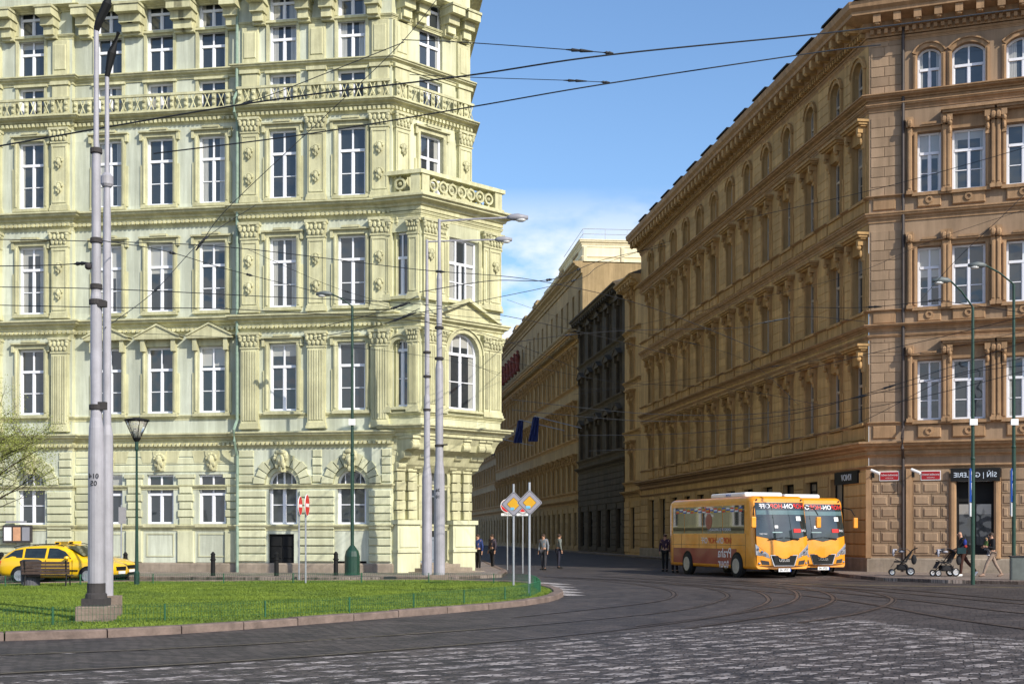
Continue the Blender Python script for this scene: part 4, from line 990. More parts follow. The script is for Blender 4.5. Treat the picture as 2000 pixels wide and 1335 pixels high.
# ---------------------------------------------------------------- houses further along the street
def street_house(name, label, u0, u1, ztop, storeys, wm_, tm, ww=1.15, sp=2.9, back=10, hood='console', out=0, fm=WFO, pm=PANE2, ground=4.6, arch=False, attic=None):
    fr = Frame(9.7, 96.2, 97.5)      # u runs away from the camera along the street line, so out is flipped
    p0 = (9.7-.1305*u0-out*.991, 96.2+.991*u0-out*.13); p1 = (9.7-.1305*u1-out*.991, 96.2+.991*u1-out*.13)
    ln = u1-u0; t = thing(name, label, 'building', (p1[0], p1[1], 0)); f = Frame(p1[0], p1[1], -82.5)
    n = max(1, int((ln-.6)/sp)); cs = [ln*(i+.5)/n for i in range(n)]; ops = []
    zs = [ground+1.3+(ztop-ground-1.0)/storeys*k for k in range(storeys)]; hh = min(2.7, (ztop-ground-1)/storeys-1.7)
    for c in cs:
        ops += [(c-ww/2, c+ww/2, z, z+hh, 0) for z in zs]; ops.append((c-ww*.6, c+ww*.6, .6, 3.8, 0))
    m = MB(); wall(m, 0, ln, 0, ztop, ops, .3); m.add([(ln, 0, 0), (ln, back, 0), (ln, back, ztop), (ln, 0, ztop)], [(0, 1, 2, 3)]); m.add([(0, 0, 0), (0, back, 0), (0, back, ztop), (0, 0, ztop)], [(0, 1, 2, 3)]); m.add([(0, back, 0), (ln, back, 0), (ln, back, ztop), (0, back, ztop)], [(0, 1, 2, 3)])
    putf(f, m, 'wall', wm_, t)
    for c in cs:
        for z in zs:
            w = window(f, t, c, z, ww, hh, -.18, fm=fm, pm=pm); add_surround(f, t, w, ww, hh, tm, hood, back=.18)
        window(f, t, c, .6, ww*1.2, 3.2, -.2, 'low', BLACK, pm, name='shop_window')
    m = MB(); R = [(0, 0), (ln, 0)]; 
    P = [(f.pt(0)[0]-p1[0], f.pt(0)[1]-p1[1]), (f.pt(ln)[0]-p1[0], f.pt(ln)[1]-p1[1])]
    for z0, z1, o in [(ground, ground+.45, .45), (ztop-.9, ztop, .95)]+[(z-.45, z-.12, .25) for z in zs]: sweep(m, P, cprof(z0, z1, o))
    nn = int(ln/.9)
    putf(f, MB().box(0, .01, 0, .01, 0, .01), 'x', tm, t) if False else None
    m.build('cornice', tm, t)
    m = MB(); courses(m, .05, ln-.05, .3, ground-.2, .5, [(c-ww*.75, c+ww*.75, 0, 3.9) for c in cs], .07, .05, False)
    for i in range(nn): x = ln*(i+.3)/nn; m.box(x, x+.3, -.75, 0, ztop-.62, ztop-.38)
    putf(f, m, 'rustication', wm_, t)
    m = MB(); m.add([(0, -.9, ztop+.01), (ln, -.9, ztop+.01), (ln, back*.5, ztop+1.6), (0, back*.5, ztop+1.6), (ln, back, ztop+.01), (0, back, ztop+.01)], [(0, 1, 2, 3), (3, 2, 4, 5), (1, 4, 2), (0, 3, 5)]); putf(f, m, 'roof', ROOF, t)
    return t, f, ln
street_house('tenement', 'narrow brown facade squeezed between the ochre corner building and the dark house', .05, 5.6, 21.3, 4, TSW, TST, sp=2.6, back=7)
street_house('sooty_house', 'soot dark house with black windows in the middle of the street', 5.65, 25.8, 21.8, 3, DW, DT, 1.4, 3.3, back=8, hood='pediment', fm=BLACK, ground=7.4)
t, f, ln = street_house('ornate_bank', 'long sand coloured ornate building far down the street with attic storey', 25.9, 92, 20.9, 3, OW, TST, 1.2, 3.0, back=9)
m = MB(); aop = []
n = 20; 
for i in range(n): c = ln*(i+.5)/n; aop.append((c-.55, c+.55, 22.6, 25.2, 0))
wall(m, 0, ln, 20.9, 27.6, aop, .3); m.add([(ln, 0, 20.9), (ln, 9, 20.9), (ln, 9, 27.6), (ln, 0, 27.6)], [(0, 1, 2, 3)]); putf(f, m, 'attic_wall', OW, t, out=-.4)
for c in [ln*(i+.5)/n for i in range(n)]: window(f, t, c, 22.6, 1.1, 2.6, -.6, fm=WFO, pm=PANE2, name='attic_window')
P = [(f.pt(0, -.4)[0]-t.location.x, f.pt(0, -.4)[1]-t.location.y), (f.pt(ln, -.4)[0]-t.location.x, f.pt(ln, -.4)[1]-t.location.y)]
m = MB(); sweep(m, P, cprof(26.6, 27.7, .9)); sweep(m, P, cprof(21.8, 22.2, .3)); m.build('attic_cornice', OW, t)
m = MB(); m.add([(0, -.6, 27.71), (ln, -.6, 27.71), (ln, 9, 27.71), (0, 9, 27.71)], [(0, 1, 2, 3)]); 
for i in range(7): x = ln*(.05+.14*i); m.box(x, x+2.6, .5, 4, 27.7, 29.6+.3*(i % 2)); m.box(x-.15, x+2.75, .35, 4.2, 29.3, 29.55)
putf(f, m, 'attic_roof', OW, t, out=-.4)
SRED = mat('statue_red_stone', (.22, .05, .035), .8, .3, 3, .4, 10)
for i in range(9):
    st = MB(); st.lathe([(.32, 0), (.3, .3), (.2, .35), (.26, .9), (.3, 1.5), (.34, 1.9), (.2, 2.15), (.12, 2.25)], 10); st.ball((0, 0, 2.45), .2, 8, 6, .9, .9, 1.2); st.tube([(-.3, 0, 1.95), (-.42, -.05, 1.5), (-.25, -.25, 1.2)], [.11, .09, .07], 6); st.tube([(.3, 0, 1.95), (.45, -.1, 1.6), (.4, -.25, 2.1)], [.11, .09, .06], 6)
    o = putf(f, st.mesh('statue', True), 'statue', None, t, ln*.02+3.05*i*1.0, 22.3, .35); o.data.materials.append(SRED)
street_house('far_house', 'distant dim house closing the row beyond the ornate building', 92.1, 150, 24, 5, OW, TST, 1.2, 3.2, back=9, hood='step')
# cream tower block rising over the dark house
ct = thing('cream_block', 'cream coloured flat roofed block rising above the dark house roof', 'building', (8.2, 124, 0), radians(6))
m = MB(); cops = [(a, a+1.5, z, z+1.9, 0) for a in (2.9+.1, 5.15, 7.4, 9.6) for z in (25.9, 22.2)]
wall(m, -1.4, 12, 0, 30.2, cops, .25); m.add([(-1.4, 0, 0), (-1.4, 14, 0), (-1.4, 14, 30.2), (-1.4, 0, 30.2)], [(0, 1, 2, 3)]); m.add([(12, 0, 0), (12, 14, 0), (12, 14, 30.2), (12, 0, 30.2)], [(0, 1, 2, 3)]); m.add([(-1.4, 14, 0), (12, 14, 0), (12, 14, 30.2), (-1.4, 14, 30.2)], [(0, 1, 2, 3)])
m.add([(-1.7, -.3, 30.21), (12.3, -.3, 30.21), (12.3, 14, 30.21), (-1.7, 14, 30.21)], [(0, 1, 2, 3)])
m.build('wall', CW, ct)
fz = Frame(8.2, 124, 6)
for a in (3.0, 5.15, 7.4, 9.6):
    for z in (25.9, 22.2):
        window(fz, None, a+.75, z, 1.5, 1.9, -.15, 'low')
for o in [o for o in bpy.data.objects if o.type == 'MESH' and o.parent is None and o.name.startswith('window') ]:
    o.parent = ct; mi = Matrix.LocRotScale(ct.location, ct.rotation_euler, None).inverted(); lo = mi @ o.location; o.location = lo; o.rotation_euler = (0, 0, 0)
m = MB(); sweep(m, [(-1.4, 14), (-1.4, 0), (12, 0)], cprof(29.5, 30.2, .35)); sweep(m, [(-1.4, 14), (-1.4, 0), (12, 0)], cprof(24.9, 25.2, .15)); sweep(m, [(-1.4, 14), (-1.4, 0), (12, 0)], cprof(28.4, 28.6, .12))
m.box(2.4, 2.7, -.12, 0, 25.2, 29.5); m.box(-1.3, -1.0, -.12, 0, 25.2, 29.5); m.ring(1.2, 27.4, .35, .55, -.1, 0, 0, 2*pi, 16); m.build('cornice', CW, ct)
m = MB()
for z in (30.8, 31.3): m.tube([(-1.3, 13, z), (-1.3, .2, z), (11.8, .2, z)], .03, 5)
for k in range(7): m.tube([(-1.3+2.18*k, .2, 30.2), (-1.3+2.18*k, .2, 31.3)], .03, 5)
m.build('roof_railing', STEEL, ct)
# second, further cream block seen left of it
c2 = thing("cream_block", "smaller cream rooftop storey set back left of the tall cream block", "building", (6.6, 138, 0), radians(6))
m = MB(); m.box(-1.6, 3.4, 0, 14, 0, 29.3); m.build('wall', CW, c2)
m = MB(); sweep(m, [(-1.6, 14), (-1.6, 0), (3.4, 0)], cprof(28.7, 29.35, .3)); m.build('cornice', CW, c2)

# ---------------------------------------------------------------- vehicles
def wheel(parent, x, y, r, w, axis='x', rimm=None, smooth=True):
    """tyre with rim child; axle along given axis"""
    prof = [(r*.62, -w/2), (r*.93, -w/2), (r, -w*.36), (r, w*.36), (r*.93, w/2), (r*.62, w/2)]
    m = MB(); m.lathe(prof, 28); R = Matrix.Rotation(pi/2, 4, 'Y') if axis == 'x' else Matrix.Rotation(pi/2, 4, 'X')
    me = m.mesh('tyre', True); me.transform(R); me.materials.append(RUB)
    t = link('wheel', me, parent, (x, y, r))
    m = MB(); m.lathe([(r*.05, -w*.56), (r*.3, -w*.52), (r*.62, -w*.53), (r*.66, -w*.56), (r*.66, w*.56), (r*.62, w*.53), (r*.3, w*.52), (r*.05, w*.56)], 24)
    for k in range(8):
        for s in (-1, 1): m.ball((r*.4*cos(k*pi/4), r*.4*sin(k*pi/4), s*w*.56), r*.05, 6, 4)
    me = m.mesh('rim', True); me.transform(R); me.materials.append(rimm or STEEL); link('rim', me, t); return t

def loft(sections, smooth=True):
    m = MB(); k = len(sections[0])
    for s in sections: m.v += s
    for i in range(len(sections)-1):
        for j in range(k): m.f.append((i*k+j, i*k+(j+1) % k, (i+1)*k+(j+1) % k, (i+1)*k+j))
    m.f.append(tuple(range(k))[::-1]); m.f.append(tuple((len(sections)-1)*k+j for j in range(k))); return m

def make_bus(label, loc, deg):
    """front faces local -y, length runs to +y; door side irrelevant; left side (-x) is the one seen"""
    Lb, hw, z0, zt = 7.9, 1.22, .32, 2.98
    t = thing('tour_bus', label, 'bus', (loc[0], loc[1], 0), radians(deg), 'orange sightseeing buses parked together')
    t.location = (loc[0], loc[1], 0)
    fx = lambda z: .0 if z < 1.0 else .36*((z-1.0)/2.0)**1.5
    gx = lambda x: .20*(abs(x)/hw)**2.6
    def ringp(hwx, za, zb, y, r=.22, front=0):
        pts = []
        for cx_, cz, a0 in ((hwx-r, za+.12, -pi/2), (hwx-r, zb-r, 0), (-hwx+r, zb-r, pi/2), (-hwx+r, za+.12, pi)):
            rr = r if cz > 1 else .12
            cx2 = (hwx-rr) if cx_ > 0 else (-hwx+rr)
            for k in range(6):
                a = a0+pi/2*k/5; x, z = cx2+rr*cos(a), cz+rr*sin(a)
                pts.append((x, y+front*(fx(z)+gx(x)), z))
        return pts
    secs = [ringp(hw-.10, z0+.02, zt-.10, .0, .2, 1), ringp(hw-.03, z0, zt-.03, .06, .22, 1), ringp(hw, z0, zt, .25, .24, .9), ringp(hw, z0, zt, .9, .24, .0), ringp(hw, z0, zt, 3.0), ringp(hw, z0, zt, 5.8), ringp(hw, z0, zt+.02, Lb-.35, .26), ringp(hw-.03, z0, zt-.01, Lb-.1, .26), ringp(hw-.12, z0+.1, zt-.12, Lb, .24)]
    b = loft(secs).build('body', BUSY, t, smooth=True)
    md = b.modifiers.new('edge', 'EDGE_SPLIT'); md.split_angle = radians(38)
    # curved front panels
    def panel(name, xz_fn, nx, nz, m_, dy=-.012, par=t):
        mb = MB()
        for j in range(nz+1):
            for i in range(nx+1):
                x, z = xz_fn(i/nx, j/nz); mb.v.append((x, fx(z)+gx(x)+dy, z))
        for j in range(nz):
            for i in range(nx): a = j*(nx+1)+i; mb.f.append((a, a+1, a+nx+2, a+nx+1))
        return mb.build(name, m_, par, smooth=True)
    panel('front_panel', lambda u, v: ((u*2-1)*(hw-.11), z0+.14+v*(zt-.22-z0-.14)), 20, 16, BUSY, -.006)
    low = lambda x: 1.53-.22*(1-abs(x)/1.1)
    ws = panel('windshield', lambda u, v: ((u*2-1)*(1.12-.06*v), low((u*2-1)*1.1)+v*(2.74-low((u*2-1)*1.1))), 22, 14, AUTOG, -.018)
    panel('sun_visor_strip', lambda u, v: ((u*2-1)*1.05, 2.3+v*.16), 16, 2, mat('tinted_strip', (.10, .17, .18), .15, .2, 3, coat=.6), -.024, ws)
    def on_front(me, x, z, par, nm, dy=-.03, tilt=True):
        o = link(nm, me, par); o.location = (x, fx(z)+gx(x)+dy, z)
        if tilt: o.rotation_euler = (-math.atan2(fx(z+.05)-fx(z-.05), .1), 0, math.atan2(gx(x+.05)-gx(x-.05), .1))
        return o
    for txt, m_, x in (('HOP', RED, .78), ('ON-', WL, .28), ('HOP', RED, -.22), ('OFF', WL, -.71)):
        on_front(text_mesh(txt, .24, m_, True, .002, .004, 1.05), x, 2.60, t, 'lettering', -.03)
    on_front(text_mesh('LINE', .12, WL, True, .002), .93, 1.72, t, 'lettering'); on_front(boxmesh('red_label', RED, -.17, .17, -.002, .002, -.07, .07), .62, 1.72, t, 'red_label')
    on_front(text_mesh('NOV DRT', .07, WL, True, .002), -.85, 1.60, t, 'lettering'); on_front(boxmesh('paper', WHITE, -.11, .11, -.002, .002, -.08, .08), .72, 2.16, t, 'paper', -.03)
    on_front(boxmesh('paper', WHITE, -.07, .07, -.002, .002, -.05, .05), -.3, 1.86, t, 'paper'); on_front(boxmesh('dashboard_edge', mat('pale_teal', (.3, .45, .45), .4), -.22, .22, -.002, .002, -.015, .015), -.28, 1.66, t, 'dashboard_edge')
    for s in (-1, 1):       # wipers
        m = MB(); m.tube([(s*.66, fx(1.4)+gx(.6)-.05, 1.40), (s*.3, fx(1.44)+gx(.3)-.05, 1.44)], .022, 6); m.tube([(s*.68, fx(1.42)+gx(.6)-.05, 1.42), (s*.05, fx(1.47)-.05, 1.47)], .011, 5); m.build('wiper', BLACK, t)
    # driver's orange seat and a row of dim seats seen through nothing: orange shape behind glass built on the inside of the glass is left out
    # lights
    for s in (-1, 1):
        P = [(s*.60, .72), (s*1.14, .84), (s*1.16, 1.24), (s*.95, 1.08), (s*.68, .88)]
        mb = MB(); mb.v = [(x, fx(z)+gx(x)-.02, z) for x, z in P]+[(x, fx(z)+gx(x)+.02, z) for x, z in P]; n = 5
        mb.f = [tuple(range(n)), tuple(range(n, 2*n))[::-1]]+[(i, n+i, n+(i+1) % n, (i+1) % n) for i in range(n)]
        h = mb.build('headlight', mat('headlight_glass', (.30, .31, .34), .12, .2, 20, coat=1), t)
        lm = MB()
        for x, z in ((.92, .96), (1.07, 1.06)): lm.ball((s*x, gx(x)-.03, z), .048, 8, 6)
        for k in range(3): lm.tube([(s*.76, gx(.76)-.03, .80+.035*k), (s*1.08, gx(1.08)-.03, .865+.035*k)], .007, 4)
        lm.build('lamp', CHROME, h)
        m = MB(); m.v = [(s*x, gx(x)-.02, z) for x, z in ((.62, .48), (.92, .50), (.98, .66), (.66, .62))]; m.f = [(0, 1, 2, 3)]; m.build('side_vent', CONCD, t)
        m = MB(); m.ball((s*1.02, gx(1.02)-.01, .54), .05, 10, 6); m.build('fog_light', CHROME, t)
        m = MB(); m.ball((s*.98, fx(2.84)+gx(.98)-.02, 2.84), .035, 8, 5); m.build('marker_light', CONCD, t)
    gp = [(-.56, .82), (.56, .82), (.42, .46), (-.42, .46)]
    m = MB(); m.v = [(x*1.08, gx(x)-.022, .62+(z-.62)*1.12) for x, z in gp]; m.f = [(0, 1, 2, 3)]; gr = m.build('grille', CHROME, t)
    m = MB(); m.v = [(x, gx(x)-.028, z) for x, z in gp]; m.f = [(0, 1, 2, 3)]; m.build('grille_mesh', BLACK, gr)
    o = link('lettering', text_mesh('ISUZU', .13, CHROME, True, .006, .002, 1.25), gr); o.location = (-.02, -.045, .64)
    for k in range(3): pass
    m = MB(); m.box(-.27, .27, -.05, -.03, .24, .36); pl_ = m.build('number_plate', WHITE, t)
    o = link('lettering', text_mesh('2S70 1AE', .11, BLACK, True, .002, .001, .9), pl_); o.location = (-.03, -.054, .30)
    o = link('blue_field', boxmesh('blue_field', BLUE, .235, .27, -.052, -.05, .24, .36), pl_)
    # mirrors on long arms
    for s in (-1, 1):
        m = MB(); m.tube([(s*1.1, .35, 2.62), (s*1.32, .0, 2.52), (s*1.42, -.12, 2.28)], .022, 6); ar = m.build('mirror_arm', BLACK, t)
        m = MB(); m.box(s*1.42-.1, s*1.42+.1, -.2, -.08, 1.82, 2.22); mm_ = m.build('mirror', BUSY, t); bv = mm_.modifiers.new('bevel', 'BEVEL'); bv.width = .035; bv.segments = 3
    # side glass, flags, lettering on both sides
    for s in (-1, 1):
        m = MB(); X = s*(hw+.004)
        for a, b_ in ((.95, 2.75), (2.8, 4.55), (4.6, 6.3), (6.35, 7.45)):
            m.box(X-.002*s, X+.004*s, a, b_, 1.62, 2.66)
        m.build('side_windows', AUTOG, t)
        m = MB()
        for yy in (.85, 2.1, 3.3, 4.9, 6.6, 7.45): m.box(X-.002*s, X+.002*s, yy, yy+.012, z0+.1, 1.6)
        m.box(X-.002*s, X+.002*s, .9, 7.6, 1.18, 1.19); m.build('panel_seams', CONCD, t)
        m = MB(); m.box(X-.001*s, X+.004*s, 1.6, 7.4, z0+.14, 1.05); m.build('red_stripe', BUSR, t)
        fl = MB(); cols = [RED, WHITE, BLUE, YEL]
        for ci, cm in enumerate(cols):
            f_ = MB()
            for k in range(17):
                for q in range(3):
                    if (k*5+q*3) % 4 == ci: y = 1.1+.36*k; f_.box(X+.004*s, X+.009*s, y, y+.26, 2.42+.055*q, 2.475+.055*q)
            if f_.v: f_.build('flag_sticker', cm, t)
        rot = radians(-90) if s < 0 else radians(90)
        for txt, sz, y, z, m_ in (('ON-', .33, 3.0, 1.34, WL), ('HOP', .33, 3.7, 1.34, RED), ('OFF', .33, 4.4, 1.34, WL), ('HOP', .33, 2.35, 1.34, RED), ('Praha', .52, 2.6, .88, WL), ('tour', .52, 2.7, .5, WL), ('CHOICE OF 22 LANGUAGES', .15, 3.0, 1.76, WL)):
            o = link('lettering', text_mesh(txt, sz, m_, True, .002), t); o.location = (X+.006*s, y, z); o.rotation_euler = (0, 0, rot)
        m = MB(); m.lathe([(.30, -.004), (.30, .004)], 20); me = m.mesh('round_sticker'); me.transform(Matrix.Rotation(pi/2, 4, 'Y')); me.materials.append(BUSR); link('round_sticker', me, t, (X+.006*s, 4.0, 2.08))
        for y in (1.55, 6.0):
            m = MB(); m.lathe([(.50, -.01), (.50, .008)], 24); me = m.mesh('wheel_arch'); me.transform(Matrix.Rotation(pi/2, 4, 'Y')); me.materials.append(BLACK); link('wheel_arch', me, t, (X, y, .44))
            wheel(t, s*(hw-.08), y, .42, .27, rimm=mat('pale_rim_paint', (.5, .45, .36), .5))
    m = MB(); m.box(-.85, .85, 1.6, 4.6, zt-.02, zt+.17); ac = m.build('roof_unit', WHITE, t); bv = ac.modifiers.new('bevel', 'BEVEL'); bv.width = .08; bv.segments = 3
    o = link('lettering', text_mesh('SUTRAK', .12, BLUE, True, .002), ac); o.location = (-.856, 3.0, zt+.08); o.rotation_euler = (0, 0, radians(-90))
    t.scale = (1, 1, 1.075); return t
yaw = 18.0
def fleft(px, d, w=1.22):
    """place so the front-left corner falls on the given column at distance d"""
    x = (px-CX)/FPX*d; a = radians(yaw); return (x+w*cos(a), d+w*sin(a))
b1 = fleft(1477, 49.3); make_bus('orange tour bus on the left with its whole side and red lettering in view', b1, yaw)
b2 = fleft(1556, 51.8); make_bus('orange tour bus on the right, partly hidden behind the other one, nearest the corner building', b2, yaw)

def make_taxi(label, loc, deg):
    """estate car, heading local +x, centre at origin"""
    t = thing('taxi', label, 'taxi', (*loc, 0), radians(deg), 'yellow taxis standing in front of the green building')
    # stations: x, underside, belt height, roof height (or bonnet), half width low, half width top
    S = [(-2.27, .42, .72, .80, .62, .50), (-2.22, .30, .86, .98, .78, .58), (-2.05, .24, .93, 1.14, .84, .60), (-1.75, .22, .95, 1.33, .87, .60), (-1.35, .21, .96, 1.43, .88, .61), (-.7, .21, .95, 1.47, .885, .62), (0, .21, .94, 1.48, .885, .62), (.35, .21, .93, 1.43, .885, .61), (.75, .21, .92, 1.22, .885, .62), (1.1, .21, .91, 1.01, .88, .66), (1.3, .21, .89, .96, .875, .68), (1.75, .22, .82, .90, .86, .66), (2.05, .23, .72, .80, .82, .60), (2.2, .28, .62, .70, .74, .52), (2.27, .36, .56, .60, .6, .45)]
    secs = []
    for x, zb, zl, zt, hb, ht in S:
        half = [(hb*.72, zb), (hb*.96, zb+.07), (hb, zb+(zl-zb)*.45), (hb*.985, zl-.06), (hb*.95, zl), (ht+(hb*.95-ht)*.12, zl+(zt-zl)*.86), (ht*.86, zt-.005), (ht*.4, zt+.02)]
        secs.append([(x, -y, z) for y, z in half]+[(x, y, z) for y, z in half[::-1]])
    b = loft(secs).build('body', TAXI, t, smooth=True); b.modifiers.new('s', 'SUBSURF').levels = 1; b.modifiers['s'].render_levels = 1
    def hbx(x, z):
        for i in range(len(S)-1):
            if S[i][0] <= x <= S[i+1][0]:
                q = (x-S[i][0])/(S[i+1][0]-S[i][0]); v = [S[i][k]+(S[i+1][k]-S[i][k])*q for k in range(6)]; break
        zb, zl, zt, hb, ht = v[1:]; y0, y1 = hb*.95, ht+(hb*.95-ht)*.12; zz = (z-zl)/max(.01, (zt-zl)*.86); return y0+(y1-y0)*min(1, max(0, zz)) if z > zl else hb
    for s in (-1, 1):
        for P in ([(-1.98, .99), (-1.22, 1.0), (-1.26, 1.33), (-1.6, 1.28)], [(-1.14, 1.0), (-.32, .98), (-.32, 1.37), (-1.16, 1.35)], [(-.22, .98), (.72, .965), (.42, 1.24), (.1, 1.36), (-.22, 1.37)]):
            m = MB(); m.v = [(x, s*(hbx(x, z)+.012), z) for x, z in P]; m.f = [tuple(range(len(P)))]; m.build('side_window', AUTOG, t)
        m = MB(); m.box(-1.15, 1.0, s*.875, s*.90, .50, .55); m.build('side_strip', BLACK, t)
        m = MB()
        for x in (-1.18, -.27, .78): m.box(x-.006, x+.006, s*.872, s*.884, .36, .92)
        m.build('door_gap', BLACK, t)
        for x in (-.95, -.02): m = MB(); m.box(x-.08, x+.08, s*.88, s*.91, .80, .83); m.build('door_handle', BLACK, t)
        m = MB(); m.ball((.62, s*.98, 1.0), .1, 10, 6, 1, 1.2, .75); m.build('mirror', TAXI, t)
        for x in (-1.30, 1.38):
            m = MB(); m.lathe([(.355, -.02), (.355, .012)], 24); me = m.mesh('wheel_arch'); me.transform(Matrix.Rotation(pi/2, 4, 'X')); me.materials.append(BLACK); link('wheel_arch', me, t, (x, s*.868, .34))
            wheel(t, x, s*.80, .315, .2, 'y')
        m = MB(); m.v = [(1.82, s*.80, .62), (2.12, s*.66, .58), (2.14, s*.62, .73), (1.84, s*.78, .79)]; m.v = [(x+.05, y*1.04, z) for x, y, z in m.v]; m.f = [(0, 1, 2, 3)]; m.build('headlight', mat('headlight_glass', (.5, .5, .5), .1), t)
        m = MB(); m.box(-2.2, -2.1, s*.62, s*.80, .62, .88); m.build('tail_light', RED, t)
        m = MB(); m.tube([(-1.7, s*.56, 1.40), (-1.3, s*.56, 1.49), (-.0, s*.56, 1.52), (.3, s*.56, 1.44)], .018, 6); m.build('roof_rail', BLACK, t)
    m = MB(); m.v = [(.42, -.55, 1.43), (.42, .55, 1.43), (1.1, .66, 1.06), (1.1, -.66, 1.06)]; m.v = [(x+.015, y, z+.02) for x, y, z in m.v]; m.f = [(0, 1, 2, 3)]; m.build('windshield', AUTOG, t)
    m = MB(); m.box(2.2, 2.29, -.36, .36, .52, .66); m.build('grille', BLACK, t)
    m = MB(); m.box(2.15, 2.3, -.6, .6, .26, .36); m.build('bumper_opening', BLACK, t)
    m = MB(); m.box(2.29, 2.31, -.26, .26, .38, .49); m.build('number_plate', WHITE, t)
    m = MB(); m.box(-.22, .0, -.3, .3, 1.50, 1.62); sg = m.build('roof_sign', TAXI, t)
    for s, r in ((-1, 0), (1, 180)): pass
    o = link('lettering', text_mesh('TAXI', .1, BLACK, True, .002), sg); o.location = (-.226, 0, 1.56); o.rotation_euler = (0, 0, radians(-90))
    for s in (-1, 1):
        m = MB(); m.box(-.19, -.03, s*.302, s*.306, 1.53, 1.59); m.build('black_mark', BLACK, sg)
    t.scale = (.93, .93, .9); return t
make_taxi('nearer yellow estate taxi with roof sign, its rear at the picture edge', (-15.6, 44.6), -9)
make_taxi('farther yellow estate taxi, half hidden behind the nearer taxi', (-15.95, 47.0), -9)

# ---------------------------------------------------------------- poles, lamps and signs
def mast(name, label, px, by, segs, base=None, cat='pole', mt=POLE, group=None):
    x, y = G(px, by); t = thing(name, label, cat, (x, y, 0), 0, group); m = MB()
    m.lathe(segs, 18); m.build('pole', mt, t, smooth=False); 
    return t, y
def sy(py, d): return CH+(HY-py)*d/FPX
# big tram pole on the lawn
t, d = mast('tram_pole', 'thick pale grey tram pole on a stepped concrete block on the lawn', 188, 1222, [(.15, .1), (.15, .9), (.145, sy(890, 23.7)), (.13, sy(835, 23.7)), (.105, sy(815, 23.7)), (.105, sy(580, 23.7)), (.085, sy(570, 23.7)), (.08, sy(300, 23.7)), (.05, sy(290, 23.7)), (.045, sy(50, 23.7))])
m = MB(); m.box(-.30, .30, -.30, .30, .05, .38); o = m.build('base_block', CONC, t); bv = o.modifiers.new('b', 'BEVEL'); bv.width = .03; bv.segments = 2
m = MB(); m.box(-.21, .21, -.21, .21, .38, .52); m.lathe([(.2, .52), (.19, .60), (.165, .62), (.165, .80)], 18); o = m.build('base_collar', CONCD, t); 
m = MB()
for py in (470, 560, 590, 795, 295): z = sy(py, d); rr = .13 if py > 560 else .11; m.lathe([(rr-.01, z-.05), (rr, z-.04), (rr, z+.04), (rr-.01, z+.05)], 16)
m.box(.05, .2, -.09, .02, sy(800, d), sy(785, d)); m.box(.05, .2, -.1, .02, sy(600, d), sy(588, d)); m.ball((-.14, -.02, sy(520, d)), .07, 8, 6); m.build('clamp_band', CONCD, t)
m = MB(); m.tube([(0, 0, sy(60, d)), (.05, -.02, sy(45, d)), (.22, -.05, sy(10, d)), (.3, -.05, sy(-20, d))], [.05, .07, .09, .05], 8); m.build('lamp_bracket', BLACK, t)
for i, tx in enumerate(('014', '05')):
    o = link('lettering', text_mesh(tx, .13, BLACK, True, .002), t); o.location = (-.0, -.152, sy(930+14*i, d))
t, d = mast('tram_pole', 'slimmer pale pole standing just right of the thick tram pole on the lawn', 209, 1212, [(.12, .1), (.12, .9), (.115, sy(850, 25.2)), (.08, sy(830, 25.2)), (.075, sy(430, 25.2)), (.055, sy(350, 25.2)), (.045, sy(345, 25.2)), (.04, sy(140, 25.2))])
m = MB(); m.tube([(0, 0, sy(150, d)), (.1, -.02, sy(105, d)), (.24, -.05, sy(65, d))], [.05, .09, .04], 8); m.build('lamp_bracket', BLACK, t)
m = MB(); m.box(-.17, .25, -.17, .17, .05, .5); m.build('base_block', CONC, t)
m = MB(); m.lathe([(.09, sy(365, d)), (.12, sy(360, d)), (.12, sy(345, d)), (.06, sy(338, d))], 14); m.build('collar', POLE, t)

def cobra(t, x0, z0, x1, z1, mt, hm, dy=0, s=1):
    m = MB(); m.tube([(x0, 0, z0), (x0+(x1-x0)*.5, dy*.5, z0+(z1-z0)*.6), (x1, dy, z1)], .035*s, 6); m.build('lamp_arm', mt, t)
    q = 1 if x1 > x0 else -1; m = MB(); L_ = .72*s
    m.tube([(x1-.02*q, dy, z1), (x1+.1*q, dy, z1+.01), (x1+.35*q*s, dy, z1+.02), (x1+L_*q, dy, z1+.0)], [.05*s, .11*s, .13*s, .07*s], 10); h = m.build('lamp_head', hm, t, smooth=True)
    m = MB(); m.ball((x1+.45*q*s, dy, z1-.08*s), .13*s, 10, 6, 1.5, .8, .6); m.build('lamp_glass', mat('lamp_glass', (.6, .6, .58), .15, coat=1), h, smooth=True)
D1 = G(858, 1137)[1]
t, d = mast('street_lamp', 'thicker grey lamp pole before the corner entrance, right of two, its arm higher', 858, 1137, [(.20, .12), (.20, .4), (.185, sy(925, D1)), (.14, sy(900, D1)), (.14, sy(720, D1)), (.10, sy(705, D1)), (.10, sy(545, D1)), (.06, sy(530, D1)), (.05, sy(428, D1))])
cobra(t, 0, sy(432, d), (992-858)*d/FPX, sy(425, d), POLE, GREY)
m = MB(); m.box(-.32, .32, -.32, .32, .05, .28); m.build('base_block', CONC, t)
m = MB()
for py in (870, 700, 640): z = sy(py, d); m.lathe([(.14, z-.05), (.16, z-.04), (.16, z+.04), (.14, z+.05)], 14)
m.tube([(-.1, -.1, sy(870, d)), (.3, -.15, sy(868, d))], .03, 6); m.build('clamp_band', CONCD, t)
for i, tx in enumerate(('36', '10')):
    o = link('lettering', text_mesh(tx, .16, BLACK, True, .002), t); o.location = (-.04, -.196, sy(957+13*i, d))
D2 = G(834, 1128)[1]
